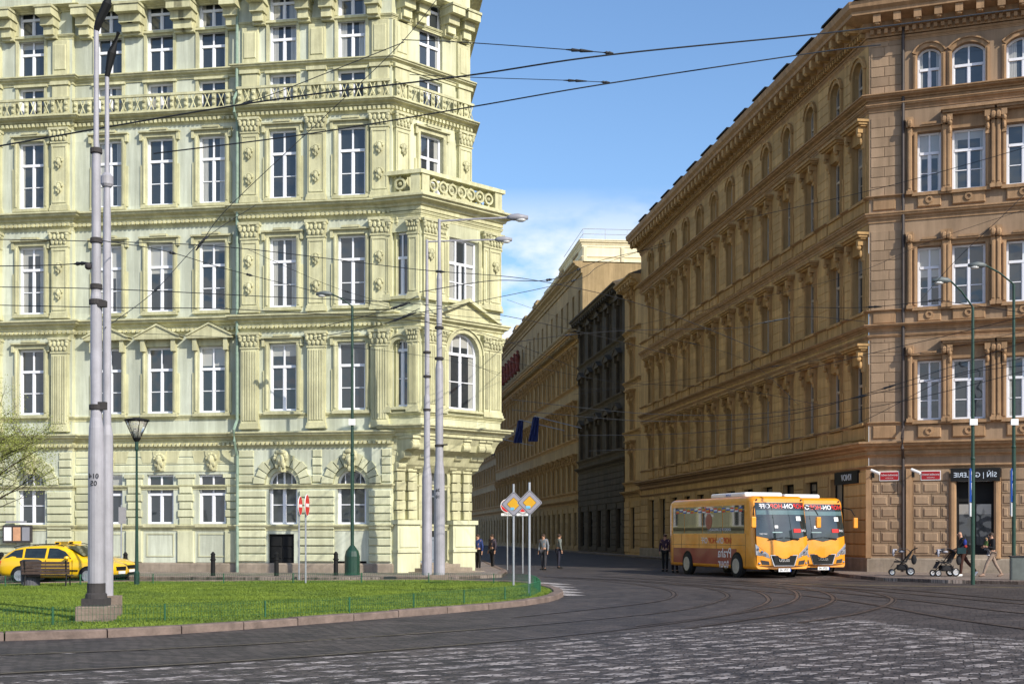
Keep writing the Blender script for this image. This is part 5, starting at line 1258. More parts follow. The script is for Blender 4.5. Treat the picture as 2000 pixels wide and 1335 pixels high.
t, d = mast('street_lamp', 'grey street lamp pole left of the pair before the corner entrance', 834, 1128, [(.20, .12), (.20, .4), (.19, sy(930, D2)), (.12, sy(905, D2)), (.12, sy(780, D2)), (.10, sy(770, D2)), (.10, sy(620, D2)), (.06, sy(600, D2)), (.05, sy(468, D2))])
cobra(t, 0, sy(472, d), (968-834)*d/FPX, sy(468, d), POLE, GREY, s=.9)
m = MB()
for py in (800, 735, 688): z = sy(py, d); m.lathe([(.11, z-.05), (.15, z-.04), (.15, z+.04), (.11, z+.05)], 14)
m.build('clamp_band', CONCD, t)
# dark green lamp posts
def green_post(label, px, by, top, headpx, headpy, group='dark green street lamps', base=True):
    x, y = G(px, by); t = thing('street_lamp', label, 'street lamp', (x, y, .0), 0, group); m = MB(); zt_ = sy(top, y)
    m.lathe([(.07, .9 if base else 0), (.07, zt_*.45), (.085, zt_*.45+.05), (.06, zt_*.45+.1), (.05, zt_)], 12); m.build('pole', DARKG, t)
    if base: m = MB(); m.lathe([(.36, .0), (.34, .12), (.30, .16), (.30, .85), (.25, 1.05), (.14, 1.2), (.08, 1.28)], 16); m.build('base_casing', DARKG, t)
    hx = (headpx-px)*y/FPX; cobra(t, 0, zt_, hx, sy(headpy, y), DARKG, mat('lamp_head_grey', (.14, .16, .16), .5), s=.85)
    m = MB(); m.box(-.13, .13, -.1, -.04, sy(830, y), sy(818, y)); m.build('control_box', WHITE, t)
    return t
green_post('dark green street lamp with domed base by the green building, its arm reaching left', 688, 1128, 598, 648, 574)
green_post('dark green street lamp at the right edge beside the grey cabinet, its arm reaching left', 1980, 1137, 555, 1925, 518, base=False)
green_post('dark green street lamp in front of the tan building doorway, shorter of the right pair', 1900, 1141, 600, 1856, 548, base=False)
def parking(px, by, label):
    x, y = G(px, by); t = thing('parking_sign', label, 'sign', (x, y-.1, 0), radians(68))
    w = .34; z1, z2, z3 = sy(915, y), sy(980, y), sy(1008, y)
    m = MB(); m.box(-w, w, -.02, .02, z2, z1); m.build('blue_panel', BLUE, t)
    m = MB(); m.box(-w, w, -.018, .018, z3, z2-.03); m.build('lower_plate', WHITE, t)
    m = MB(); m.tube([(0, .04, z3+.05), (0, .04, z1-.05)], .03, 6); m.build('mounting_strip', STEEL, t)
    o = link('lettering', text_mesh('P', .62, WL, True, .003), t); o.location = (0, -.024, z2+.42)
    m = MB(); m.prism([(-.03, z1-.42), (.03, z1-.42), (.03, z1-.2), (.12, z1-.2), (0, z1-.06), (-.12, z1-.2), (-.03, z1-.2)], -.024, -.02); m.build('arrow', WHITE, t)
parking(1894, 1141, 'narrow blue parking sign turned almost edge on, before the dark doorway'); parking(1974, 1137, 'narrow blue parking sign turned almost edge on, at the right picture edge')
# park lantern
x, y = G(267, 1148); t = thing('park_lantern', 'dark park lantern with a flared glass top behind the lawn', 'street lamp', (x, y, 0)); m = MB(); zt_ = sy(862, y)
m.lathe([(.09, 0), (.09, .5), (.06, .55), (.045, 2.2), (.035, zt_-.3), (.06, zt_-.25), (.06, zt_)], 12); m.build('pole', DARKG, t)
m = MB(); m.lathe([(.07, zt_), (.13, zt_+.1), (.10, zt_+.12)], 14); m.lathe([(.31, zt_+.62), (.40, zt_+.66), (.38, zt_+.70), (.1, zt_+.76)], 18)
for k in range(6): a = k*pi/3; m.tube([(.1*cos(a), .1*sin(a), zt_+.08), (.38*cos(a), .38*sin(a), zt_+.68)], .012, 4)
m.build('lantern_frame', BLACK, t)
gm = bpy.data.materials.new('lantern_glass'); gm.use_nodes = True; p_ = gm.node_tree.nodes['Principled BSDF']; p_.inputs['Transmission Weight'].default_value = .85; p_.inputs['Roughness'].default_value = .15; p_.inputs['Base Color'].default_value = (.9, .88, .8, 1)
m = MB(); m.lathe([(.1, zt_+.12), (.36, zt_+.66)], 18); m.build('lantern_glass', gm, t, smooth=True)
m = MB(); m.lathe([(.03, zt_+.1), (.08, zt_+.2), (.1, zt_+.32), (.05, zt_+.42)], 12); m.build('bulb', mat('lamp_glass', (.6, .6, .58), .15), t, smooth=True)
# no entry signs, nearly edge on
def no_entry(px, by, cy, label):
    x, y = G(px, by); t = thing('no_entry_sign', label, 'sign', (x, y, 0), radians(88), 'no entry signs on thin poles'); zc = sy(cy, y)
    m = MB(); m.lathe([(.03, 0), (.03, zc+.3)], 10); m.build('pole', STEEL, t)
    def disc(nm, r, y0, y1, mt): me = MB().lathe([(r, -y1), (r, -y0)], 28).mesh(nm); me.transform(Matrix.Rotation(pi/2, 4, 'X')); me.materials.append(mt); return me
    for s, o_ in ((-1, 0),):
        link('sign_rim', disc('sign_rim', .36, .035, .055, WHITE), t, (0, -.09, zc)).location = (0, 0, zc)
        link('sign_face', disc('sign_face', .335, .05, .06, RED), t, (0, 0, zc)); 
    # discs are built towards the viewer side
    m = MB(); m.box(-.25, .25, -.066, -.059, zc-.055, zc+.055); m.build('white_bar', WHITE, t)
    for o in t.children:
        if o.name.startswith('sign_'): o.rotation_euler = (0, 0, pi) if o.data.vertices[0].co.y > 0 else (0, 0, 0)
    return t
no_entry(597, 1145, 986, 'no entry sign turned half away, right one of the close pair'); no_entry(584, 1133, 987, 'no entry sign turned half away, left one of the close pair')
# priority road signs
def rounded_sq(h, r=.05, n=5):
    P = []
    for k in range(4):
        a0 = k*pi/2
        for j in range(n): a = a0-pi/4+pi/2*j/(n-1); P.append(((h-r*1.414)*cos(a0)+r*cos(a), (h-r*1.414)*sin(a0)+r*sin(a)))
    return P
def priority(px, by, cy, label):
    x, y = G(px, by); h = 25.5*y/FPX; t = thing('priority_road_sign', label, 'sign', (x, y, 0), radians(4), 'yellow diamond priority road signs'); zc = sy(cy, y)
    m = MB(); m.lathe([(.034, 0), (.034, zc+h*1.55)], 12); m.build('pole', STEEL, t)
    for nm, q, y0, y1, mt in (('sign_board', 1.0, -.05, -.035, GREY), ('black_line', .93, -.053, -.05, BLACK), ('white_field', .885, -.056, -.053, mat('retroreflective_grey', (.26, .25, .29), .45, .05)), ('yellow_border', .545, -.059, -.056, BLACK), ('yellow_field', .51, -.062, -.059, YEL)):
        m = MB(); m.prism([(a, zc+b) for a, b in rounded_sq(h*q, .05*q)], y0, y1); m.build(nm, mt, t)
    m = MB(); m.box(-.1, .02, -.066, -.062, zc-h*.45, zc-h*.25); m.build('sticker', mat('sticker_blue', (.15, .45, .65), .5), t)
    return t
priority(1034, 1166, 981, 'right diamond priority road sign, nearer the camera at the tip of the lawn'); priority(1003, 1150, 984, 'left diamond priority road sign, slightly behind the other one')
def small_sign(px, by, label):
    x, y = G(px, by); t = thing('no_entry_sign', label, 'sign', (x, y, 0), 0, 'small no entry signs behind the diamond signs'); zc = sy(987, y); r = 13.5*y/FPX
    m = MB(); m.lathe([(.03, 0), (.03, zc)], 10); m.build('pole', STEEL, t)
    for nm, rr, y0, mt in (('sign_rim', r, .03, WHITE), ('sign_face', r*.9, .036, RED)):
        me = MB().lathe([(rr, 0), (rr, .012)], 24).mesh(nm); me.transform(Matrix.Rotation(pi/2, 4, 'X')); me.materials.append(mt); link(nm, me, t, (0, -y0, zc))
    m = MB(); m.box(-r*.7, r*.7, -.055, -.048, zc-r*.15, zc+r*.15); m.build('white_bar', WHITE, t)
    m = MB(); m.box(-r*.9, r*.9, -.05, -.03, zc-r*1.45, zc-r*1.08); pl_ = m.build('text_plate', WHITE, t)
    o = link('lettering', text_mesh('MIMO', r*.36, BLACK, True, .002), pl_); o.location = (0, -.053, zc-r*1.27)
small_sign(1021, 1119, 'small round red sign and plate peeking out behind the right diamond sign'); small_sign(991, 1112, 'small round red sign and plate peeking out behind the left diamond sign')
# thin pole with edge on plate by the facade
x, y = G(237, 1127); t = thing('sign_pole', 'thin galvanised pole with edge on plate right of the taxis', 'sign', (x, y, 0), radians(80)); m = MB(); m.lathe([(.03, 0), (.03, sy(985, y))], 10); m.build('pole', STEEL, t)
m = MB(); m.box(-.3, .3, -.05, -.03, sy(1022, y), sy(990, y)); m.build('plate', GREY, t)

# bollards
bol = None
for px, by, lb in ((3, 1131, 'black cast bollard behind the nearer taxi tail at the picture edge'), (245, 1131, 'black cast bollard just right of the taxi bonnets'), (416, 1130, 'black cast bollard in front of the wide cellar grille'), (540, 1130, 'black cast bollard in front of the black cellar door'), (656, 1129, 'black cast bollard left of the domed lamp base')):
    x, y = G(px, by)
    if bol is None:
        bol = thing('bollard', lb, 'bollard', (x, y, .0), 0, 'black bollards along the pavement'); m = MB(); m.lathe([(.13, 0), (.13, .1), (.09, .13), (.085, .7), (.11, .72), (.11, .76), (.085, .78), (.08, .92), (.1, .94), (.06, 1.0), (.03, 1.04)], 14); m.build('post', BLACK, bol)
    else: dup(bol, (x, y, 0), None, lb)
# litter bin and bench
x, y = G(60, 1150); t = thing('litter_bin', 'ribbed grey litter bin standing in front of the bench', 'bin', (x, y, 0)); m = MB()
m.lathe([(.24, .06), (.26, .1), (.28, .8)], 20)
for k in range(20): a = 2*pi*k/20; m.tube([(.255*cos(a), .255*sin(a), .08), (.29*cos(a), .29*sin(a), .8)], .018, 4)
m.build('ribbed_barrel', mat('bin_grey', (.10, .10, .12), .6), t); m = MB(); m.lathe([(.30, .78), (.32, .82), (.32, .88), (.22, .93)], 20); m.build('lid', CONCD, t); m = MB(); m.lathe([(.16, 0), (.16, .07)], 14); m.build('foot', CONCD, t)
x, y = G(82, 1152); t = thing('park_bench', 'dark wooden park bench seen from behind beyond the lawn', 'bench', (x, y+.3, 0), radians(4)); bw_ = mat('bench_wood', (.07, .045, .035), .7, .3, 8)
m = MB()
for k in range(4): m.box(-.72, .72, -.02-.01*k, .02-.01*k, .48+.1*k, .565+.1*k)
m.build('backrest', bw_, t); m = MB()
for k in range(4): m.box(-.72, .72, .05+.11*k, .14+.11*k, .42, .45)
m.build('seat', bw_, t)
for s in (-1, 1):
    m = MB(); m.tube([(s*.62, -.1, 0), (s*.62, .02, .42), (s*.62, -.06, .9)], .025, 6); m.tube([(s*.62, .45, 0), (s*.62, .40, .41), (s*.62, .02, .41)], .025, 6); m.build('leg', BLACK, t)
# grey cabinet
x, y = G(1982, 1138); t = thing('utility_cabinet', 'grey street cabinet at the foot of the rightmost lamp', 'cabinet', (x, y-.3, 0), radians(-14)); m = MB(); m.box(-.26, .26, -.2, .2, .08, .92); o = m.build('body', mat('cabinet_grey', (.16, .18, .17), .6, .15, 4, streak=.2), t); bv = o.modifiers.new('b', 'BEVEL'); bv.width = .015
m = MB(); m.box(-.29, .29, -.23, .23, .92, .97); m.build('lid', CONCD, t); m = MB(); m.box(-.24, .24, -.18, .18, 0, .08); m.build('foot', CONCD, t); m = MB(); m.box(-.22, .22, -.212, -.2, .14, .86); m.build('door', mat('cabinet_grey', (.2, .2, .2)), t)
# notice boards on the green wall
u = MF.u(40); x, y = MF.pt(u, .25); t = thing('notice_board', 'glazed notice board with orange framed sheets on the green wall behind the taxis', 'notice board', (x, y, 1.35), MF.phi)
m = MB(); m.box(-.65, .65, -.06, .1, 0, .75); m.build('case', CONCD, t)
for k in range(3): m = MB(); m.box(-.58+.42*k, -.24+.42*k, -.075, -.06, .08, .66); m.build('sheet', (WHITE, mat('pale_orange_paper', (.65, .35, .2), .7), GREY)[k], t)
m = MB(); m.box(-.5, .4, -.07, .06, .85, .93); m.build('header', GREY, t)

# flags in the street
for i, (px, py, d) in enumerate(((1045, 822, 92), (1015, 828, 100), (962, 860, 128))):
    p = PT(px, py, d); t = thing('flag', ('blue hanging flag nearest of the three in the street', 'blue hanging flag in the middle of the three in the street', 'blue hanging flag farthest down the street')[i], 'flag', p, 0, 'blue flags hanging over the street')
    m = MB(); m.tube([(.1, 0, .5), (2.6, 0, -1.0)] if False else [(-.05, 0, .35), (1.5+.02*d, 0, -.5)], .035, 5); m.build('flagpole', STEEL, t)
    m = MB(); n = 8
    for r in range(9):
        for k in range(n+1): m.v.append((-.15-.35*(r/8)+ (k/n)*(.45+.25*r/8), .10*sin(k*1.9+r*.5), .3-.22*r))
    for r in range(8):
        for k in range(n): a = r*(n+1)+k; m.f.append((a, a+1, a+n+2, a+n+1))
    m.build('cloth', mat('flag_navy', (.02, .04, .17), .8, .2), t)

# ---------------------------------------------------------------- low wire fence round the lawn
ft = thing('lawn_fence', 'low dark green wire fence with short posts around the lawn', 'fence', (*G(500, 1200), 0)); fl = ft.location
fe_near = spline([G(*p) for p in [(-400, 1245), (35, 1233), (280, 1224), (500, 1215), (687, 1205), (842, 1193), (956, 1182), (1024, 1174), (1055, 1164)]], 8)
fe_far = spline([G(*p) for p in [(1055, 1164), (1040, 1152), (1000, 1147), (930, 1145), (800, 1144), (672, 1144), (554, 1145), (312, 1146), (120, 1149), (-100, 1154), (-300, 1160)]], 8)
def fence_run(P, step, hgt, first=True):
    P = [Vector((a, b)) for a, b in P]; L_ = [0]
    for i in range(1, len(P)): L_.append(L_[-1]+(P[i]-P[i-1]).length)
    def at(s):
        i = 1
        while i < len(L_)-1 and L_[i] < s: i += 1
        return P[i-1].lerp(P[i], (s-L_[i-1])/max(1e-6, L_[i]-L_[i-1]))
    n = round(L_[-1]/step); st = L_[-1]/n
    for k in range(n+1):
        if k == 0 and not first: continue
        p = at(min(L_[-1], st*k)); q = MB(); q.tube([(0, 0, .05), (0, 0, hgt+.1)], .02, 6); q.build('post', FENG, ft, (p.x-fl.x, p.y-fl.y, 0))
    q = MB(); c = .065; j = int(L_[-1]/c)
    for k in range(j+1):
        p = at(min(L_[-1], k*c)); q.tube([(p.x-fl.x, p.y-fl.y, .10), (p.x-fl.x, p.y-fl.y, .08+hgt)], .0032, 3, False)
        if k < j:
            p2 = at(min(L_[-1], (k+1)*c)); mid = p.lerp(p2, .5); q.tube([(p.x-fl.x, p.y-fl.y, .08+hgt), (mid.x-fl.x, mid.y-fl.y, .115+hgt), (p2.x-fl.x, p2.y-fl.y, .08+hgt)], .0032, 3, False)
    for z in (.16, .06+hgt, .1+hgt*.5):
        q.tube([(at(min(L_[-1], s)).x-fl.x, at(min(L_[-1], s)).y-fl.y, z) for s in np.arange(0, L_[-1], .5)], .0028, 3, False)
    q.build('wire_panel', FENG, ft)
fence_run(fe_near, 2.05, .32); fence_run(fe_far, 2.3, .34, False)

# ---------------------------------------------------------------- spring tree at the left edge
BARK = mat('bark', (.07, .05, .035), .95, .3, 6, .6, 20); LEAF = mat('young_leaves', (.24, .27, .05), .6, .3, 5)
tt = thing('spring_tree', 'tree with sparse yellow green spring leaves reaching in at the left edge', 'tree', (-17.0, 37.5, 0)); rnd = random.Random(5)
tm = MB(); tips = []
def branch(p, d, ln, r, lvl):
    n = 4; pts = [p]; q = Vector(p); dd = Vector(d)
    for k in range(n): dd = (dd+Vector((rnd.uniform(-.18, .18), rnd.uniform(-.18, .18), rnd.uniform(-.05, .16)))).normalized(); q = q+dd*ln/n; pts.append(tuple(q))
    tm.tube(pts, [r*(1-.5*k/n) for k in range(n+1)], 6 if lvl < 2 else 3, lvl < 2)
    if lvl >= 2: tips.extend([Vector(a) for a in pts[1:]])
    if lvl < 4:
        for k in range(5 if lvl < 2 else 4):
            i = rnd.randint(2, n) if lvl else rnd.randint(3, n); a = rnd.uniform(0, 2*pi); nd = (dd*.7+Vector((cos(a), sin(a), rnd.uniform(-.15, .6)))).normalized(); branch(pts[i], nd, ln*rnd.uniform(.5, .72), r*.42, lvl+1)
branch((0, 0, 0), (.12, 0, 1), 3.0, .15, 0)
for z_, a_ in ((2.0, .2), (2.4, -.3), (2.8, .5), (3.0, 0), (1.8, -.1)): branch((.2, 0, z_), (1, a_, .28), 2.2, .05, 1)
tm.build('trunk', BARK, tt); lf = MB()
for p in tips:
    for k in range(6):
        c = p+Vector((rnd.gauss(0, .11), rnd.gauss(0, .11), rnd.gauss(0, .11))); a = Vector((rnd.uniform(-1, 1), rnd.uniform(-1, 1), rnd.uniform(-1, 1))).normalized(); b = a.orthogonal().normalized(); s = rnd.uniform(.014, .03)
        lf.add([c-a*s, c+b*s*.5, c+a*s, c-b*s*.5], [(0, 1, 2, 3)])
lf.build('crown', LEAF, tt)

# ---------------------------------------------------------------- overhead wires
WIRE = mat('wire_black', (.015, .017, .02), .5, .1)
def wire(label, pts, r=.012, ins=(), group='overhead tram wires', n=8):
    """pts: (px,py,d) in order; ins: (position index float, length) insulators"""
    P = [PT(*p) for p in pts]; o = P[0]; t = thing('overhead_wire', label, 'wire', o, 0, group)
    q = spline([tuple(p-o) for p in P], n); m = MB(); m.tube(q, r, 5); m.build('cable', WIRE, t)
    for s, ln in ins:
        i = min(len(q)-2, int(s*n)); a = Vector(q[i]); b = Vector(q[i+1]); d = (b-a).normalized(); m = MB()
        m.tube([a, a+d*ln*.2, a+d*ln*.22, a+d*ln*.5, a+d*ln*.55, a+d*ln], [r*1.2, r*2.2, r*4, r*2.6, r*4, r*1.5], 8); m.build('insulator', WIRE, t)
    return t
W = wire
W('thick black cable crossing the sky from the green building to the ochre roof', [(-40, 292, 26), (500, 200, 26), (905, 149, 26), (1195, 107, 26), (1640, 62, 30), (1990, 18, 34)], .018)
W('thick cable crossing the sky just below the upper one', [(300, 300, 27), (600, 262, 27), (915, 210, 27), (1190, 163, 27), (1600, 102, 30), (1720, 88, 31)], .015)
W('short stay wire with insulator joining the upper cable from the left', [(785, 78, 26), (905, 83, 26), (1105, 97, 26), (1192, 104, 26)], .010, [(2.0, .55), (2.85, .2)])
W('short stay wire with insulator joining the lower cable', [(800, 146, 27), (915, 151, 27), (1100, 157, 27), (1186, 161, 27)], .008, [(2.0, .5), (2.85, .2)])
W('thin wire falling steeply from the top of the green building to the left', [(860, -10, 30), (780, 88, 30), (640, 222, 30), (450, 401, 30), (396, 470, 30)], .009, [(3.9, .35)])
W('thin wire from the cornice corner down to the left cornice', [(790, 82, 30), (720, 110, 30), (548, 178, 30), (485, 200, 30)], .011, [(2.8, .3)])
W('long wire sagging across the second floor of the green building to the far street', [(-40, 467, 30), (170, 471, 30), (450, 483, 32), (814, 526, 36), (1050, 548, 40), (1270, 600, 46), (1500, 690, 46)], .011, [(3.2, .4)])
W('wire running level from the left edge to the thick tram pole', [(-40, 520, 24), (90, 518, 24), (182, 513, 23.8)], .010, [(1.5, .3)])
W('wire across the second floor windows below the long one', [(-40, 560, 28), (200, 564, 28), (500, 578, 32), (860, 598, 38), (1100, 640, 46), (1340, 700, 52)], .010)
W('wire passing the foot of the second floor windows', [(-40, 595, 28), (200, 600, 28), (520, 607, 32), (900, 640, 40), (1130, 720, 50)], .010)
W('wire falling right from the thick pole band through two insulators', [(200, 470, 24), (330, 492, 28), (480, 535, 34), (760, 600, 42), (980, 625, 50)], .009, [(1.1, .5), (2.0, .4)])
W('thin wire rising from the slim pole to the bay', [(205, 640, 25), (300, 570, 28), (395, 470, 30), (500, 400, 32)], .008, [(1.0, .4), (2.0, .3)])
W('bracket wire with heavy insulators left of the bay, upper', [(620, 640, 38), (758, 605, 38), (812, 580, 38)], .011, [(1.0, .7)])
W('bracket wire with heavy insulators left of the bay, lower', [(610, 660, 38), (745, 634, 38), (820, 602, 38)], .011, [(1.2, .9)])
W('wire from the bay crossing before the cream block', [(820, 570, 40), (960, 548, 44), (1080, 545, 50), (1175, 508, 60), (1300, 480, 70)], .014, [(1.9, .9), (2.6, .9)])
W('lower wire from the bay crossing before the cream block', [(820, 610, 40), (950, 585, 44), (1130, 545, 50), (1180, 515, 60), (1310, 470, 70)], .011, [(1.9, .8)])
W('wire crossing the street mouth at mid height', [(980, 672, 44), (1100, 655, 50), (1230, 645, 52), (1440, 640, 54), (1480, 632, 54), (1570, 618, 54), (1690, 628, 50)], .011, [(1.1, .9), (4.1, 1.4)])
W('wire bundle crossing the ochre building low, top strand', [(1000, 780, 40), (1270, 808, 42), (1500, 806, 42), (1700, 770, 40), (2010, 695, 38)], .010, [(2.9, .4)])
W('wire bundle crossing the ochre building low, second strand', [(1000, 800, 40), (1270, 822, 42), (1520, 812, 42), (1720, 760, 40), (2010, 665, 38)], .010, [(3.0, .5)])
W('wire bundle crossing the ochre building low, third strand', [(1100, 850, 44), (1350, 845, 44), (1600, 812, 42), (1800, 775, 40), (2010, 722, 38)], .010)
W('wire bundle crossing the ochre building low, lowest strand', [(1150, 880, 44), (1400, 870, 44), (1640, 838, 42), (1850, 740, 40), (2010, 712, 38)], .009)
W('wire climbing from the low bundle over the tan wing', [(1500, 740, 46), (1700, 690, 44), (1850, 655, 42), (2010, 615, 40)], .011)
W('slack wire over the wing windows with a hook fitting', [(1560, 600, 46), (1690, 600, 44), (1800, 590, 42), (1840, 588, 42), (2010, 612, 40)], .011, [(1.1, .7), (2.2, .5)])
W('diagonal stay wire over the wing from the hook fitting up right', [(1798, 586, 42), (1870, 505, 42), (1960, 420, 40), (2030, 350, 40)], .009)
W('diagonal stay wire across the ochre wing at fourth floor level', [(1440, 430, 46), (1700, 372, 42), (1900, 318, 40), (2030, 280, 38)], .010)
W('thin wire in the street below the flags', [(930, 690, 60), (1040, 715, 60), (1200, 745, 60), (1420, 758, 56), (1600, 790, 50)], .010)

W('very thin wire grazing the pilaster capitals of the second floor', [(-40, 648, 30), (300, 652, 32), (620, 672, 36), (860, 700, 42), (1000, 735, 50)], .006)
W('thin wire dropping from the long sagging wire to the bay cornice', [(480, 485, 33), (640, 556, 36), (760, 596, 40), (890, 650, 44), (1060, 700, 52)], .006, [(1.3, .4)])
W('thin wire rising across the ochre front from the dark house to the wing', [(1150, 655, 60), (1400, 600, 54), (1650, 540, 48), (1820, 470, 44), (2030, 400, 40)], .007)
W('thin wire over the shop floor cornice of the ochre building', [(1120, 770, 52), (1380, 735, 50), (1620, 700, 46), (1790, 690, 43), (2030, 640, 40)], .007, [(1.6, .5)])
W('thin wire crossing the dark house and the ochre front', [(990, 585, 60), (1130, 630, 58), (1280, 655, 56), (1450, 700, 52), (1560, 790, 46)], .007, [(2.4, .5)])
W('thin wire between the corner bay and the far flags', [(905, 700, 48), (1000, 740, 56), (1150, 760, 62), (1290, 740, 62)], .006)

# ---------------------------------------------------------------- people
def skin_obj(name, verts, edges, radii, m_, parent, lv=1):
    me = bpy.data.meshes.new(name); me.from_pydata([tuple(v) for v in verts], edges, []); me.update(); o = link(name, me, parent)
    sk = o.modifiers.new('skin', 'SKIN'); sk.use_smooth_shade = True
    for i, r in enumerate(radii):
        sv_ = me.skin_vertices[0].data[i]; rr = r if isinstance(r, tuple) else (r, r); sv_.radius = rr
    me.skin_vertices[0].data[0].use_root = True; sb = o.modifiers.new('sub', 'SUBSURF'); sb.levels = lv; sb.render_levels = lv
    me.materials.append(m_); return o
def person(label, loc, deg, pose, top, legs, hair, shoe=None, h=1.75, group=None, skin=None, hairlen=0, long_coat=False):
    """faces local -x. pose: dict of joints (x fwd is -x, y side, z up) for a 1.75 m figure"""
    skin = skin or mat('skin', (.48, .27, .18), .6, .1, 10); k = h/1.75
    t = thing('person', label, 'person', (*loc, loc[2] if len(loc) > 2 else 0)[:3] if len(loc) > 2 else (*loc, 0), radians(deg), group)
    J = {'pel': (0, 0, .93), 'spine': (0, 0, 1.15), 'chest': (-.01, 0, 1.34), 'neck': (-.02, 0, 1.49), 'head': (-.05, 0, 1.60), 'crown': (-.045, 0, 1.70),
         'shL': (0, -.17, 1.42), 'shR': (0, .17, 1.42), 'elL': (.05, -.22, 1.15), 'elR': (-.05, .22, 1.15), 'waL': (-.05, -.22, .90), 'waR': (-.18, .22, .92),
         'hiL': (0, -.09, .90), 'hiR': (0, .09, .90), 'knL': (-.12, -.09, .50), 'knR': (.08, .09, .50), 'anL': (-.15, -.09, .08), 'anR': (.32, .09, .14), 'toL': (-.32, -.10, .03), 'toR': (.20, .10, .05)}
    J.update(pose); J = {a: Vector(b)*k for a, b in J.items()}
    names = ['pel', 'spine', 'chest', 'neck', 'head', 'crown', 'shL', 'elL', 'waL', 'shR', 'elR', 'waR', 'hiL', 'knL', 'anL', 'toL', 'hiR', 'knR', 'anR', 'toR']
    R = dict(pel=(.13, .10), spine=(.125, .095), chest=(.15, .10), neck=.05, head=(.082, .088), crown=.06, shL=.06, elL=.04, waL=.026, shR=.06, elR=.04, waR=.026, hiL=.085, knL=.055, anL=.036, toL=.03, hiR=.085, knR=.055, anR=.036, toR=.03)
    V = [J[a] for a in names]; Rr = [tuple(k*q for q in R[a]) if isinstance(R[a], tuple) else R[a]*k for a in names]; ix = {a: i for i, a in enumerate(names)}
    E = [('pel', 'spine'), ('spine', 'chest'), ('chest', 'neck'), ('neck', 'head'), ('head', 'crown'), ('chest', 'shL'), ('shL', 'elL'), ('elL', 'waL'), ('chest', 'shR'), ('shR', 'elR'), ('elR', 'waR'), ('pel', 'hiL'), ('hiL', 'knL'), ('knL', 'anL'), ('anL', 'toL'), ('pel', 'hiR'), ('hiR', 'knR'), ('knR', 'anR'), ('anR', 'toR')]
    E = [(ix[a], ix[b]) for a, b in E]
    for s, sg in (('L', -1), ('R', 1)):      # palm and five fingers
        d = (J['wa'+s]-J['el'+s]).normalized(); sd_ = Vector((-d.z, 0, d.x)) if abs(d.z) > .3 else Vector((0, 0, -1)); w_ = ix['wa'+s]
        palm = J['wa'+s]+d*.06*k; pi_ = len(V); V.append(palm); Rr.append((.034*k, .018*k)); E.append((w_, pi_))
        for f, (off, ln) in enumerate(((-.027, .062), (-.009, .075), (.009, .07), (.026, .055))):
            b = palm+d*.035*k+sd_*off*k; c = b+d*ln*.55*k; e = c+(d*.6+Vector((-.2, 0, 0))).normalized()*ln*.5*k; i0 = len(V); V += [b, c, e]; Rr += [.009*k, .0085*k, .007*k]; E += [(pi_, i0), (i0, i0+1), (i0+1, i0+2)]
        th = J['wa'+s]+d*.03*k-sd_*.03*k; i0 = len(V); V += [th, th+(d-sd_*.7).normalized()*.045*k]; Rr += [.011*k, .009*k]; E += [(pi_, i0), (i0, i0+1)]
    skin_obj('body', V, E, Rr, skin, t)
    hd = J['head']; m = MB(); m.ball(hd+Vector((-.095, 0, -.005))*k, .017*k, 6, 4, 1, .8, 1.5)
    for s in (-1, 1): m.ball(hd+Vector((.0, s*.085, -.01))*k, .025*k, 6, 4, .7, .4, 1.2)
    m.build('nose_and_ears', skin, t, smooth=True)
    m = MB(); 
    for s in (-1, 1): m.ball(hd+Vector((-.08, s*.032, .02))*k, .011*k, 6, 4)
    m.build('eyes', BLACK, t)
    m = MB(); m.box(hd.x-.092*k, hd.x-.08*k, hd.y-.022*k, hd.y+.022*k, hd.z-.055*k, hd.z-.047*k); m.build('mouth', mat('lips', (.3, .1, .08), .6), t)
    if hair:
        m = MB(); m.ball(hd+Vector((.022, 0, .038))*k, .098*k, 12, 8, 1.0, .93, .95)
        if hairlen: m.ball(hd+Vector((.085, 0, -.02))*k, .06*k, 10, 6, .8, 1, 1.3); m.ball(hd+Vector((.11, 0, .06))*k, .04*k, 8, 6)
        m.build('hair', hair, t, smooth=True)
    def cloth(nm, js, es, rs, m_): i_ = {a: i for i, a in enumerate(js)}; return skin_obj(nm, [J[a] for a in js], [(i_[a], i_[b]) for a, b in es], [tuple(k*q for q in r) if isinstance(r, tuple) else r*k for r in rs], m_, t)
    cloth('jacket', ['chest', 'spine', 'pel', 'neck', 'shL', 'elL', 'waL', 'shR', 'elR', 'waR'], [('chest', 'spine'), ('spine', 'pel'), ('chest', 'neck'), ('chest', 'shL'), ('shL', 'elL'), ('elL', 'waL'), ('chest', 'shR'), ('shR', 'elR'), ('elR', 'waR')], [(.17, .125), (.15, .12), (.165, .13) if not long_coat else (.19, .15), .072, .08, .058, .042, .08, .058, .042], top)
    cloth('trousers', ['pel', 'hiL', 'knL', 'anL', 'hiR', 'knR', 'anR'], [('pel', 'hiL'), ('hiL', 'knL'), ('knL', 'anL'), ('pel', 'hiR'), ('hiR', 'knR'), ('knR', 'anR')], [(.14, .11), .10, .07, .052, .10, .07, .052], legs)
    for s in 'LR':
        m = MB(); a, b = J['an'+s], J['to'+s]; m.tube([a+Vector((.05, 0, -.03))*k, a+Vector((0, 0, -.03))*k, b, b+(b-a).normalized()*.05*k], [.04*k, .05*k, .046*k, .025*k], 8); m.build('shoe', shoe or WHITE, t, smooth=True)
    return t
CL = lambda n, c: mat(n, c, .85, .2, 12)
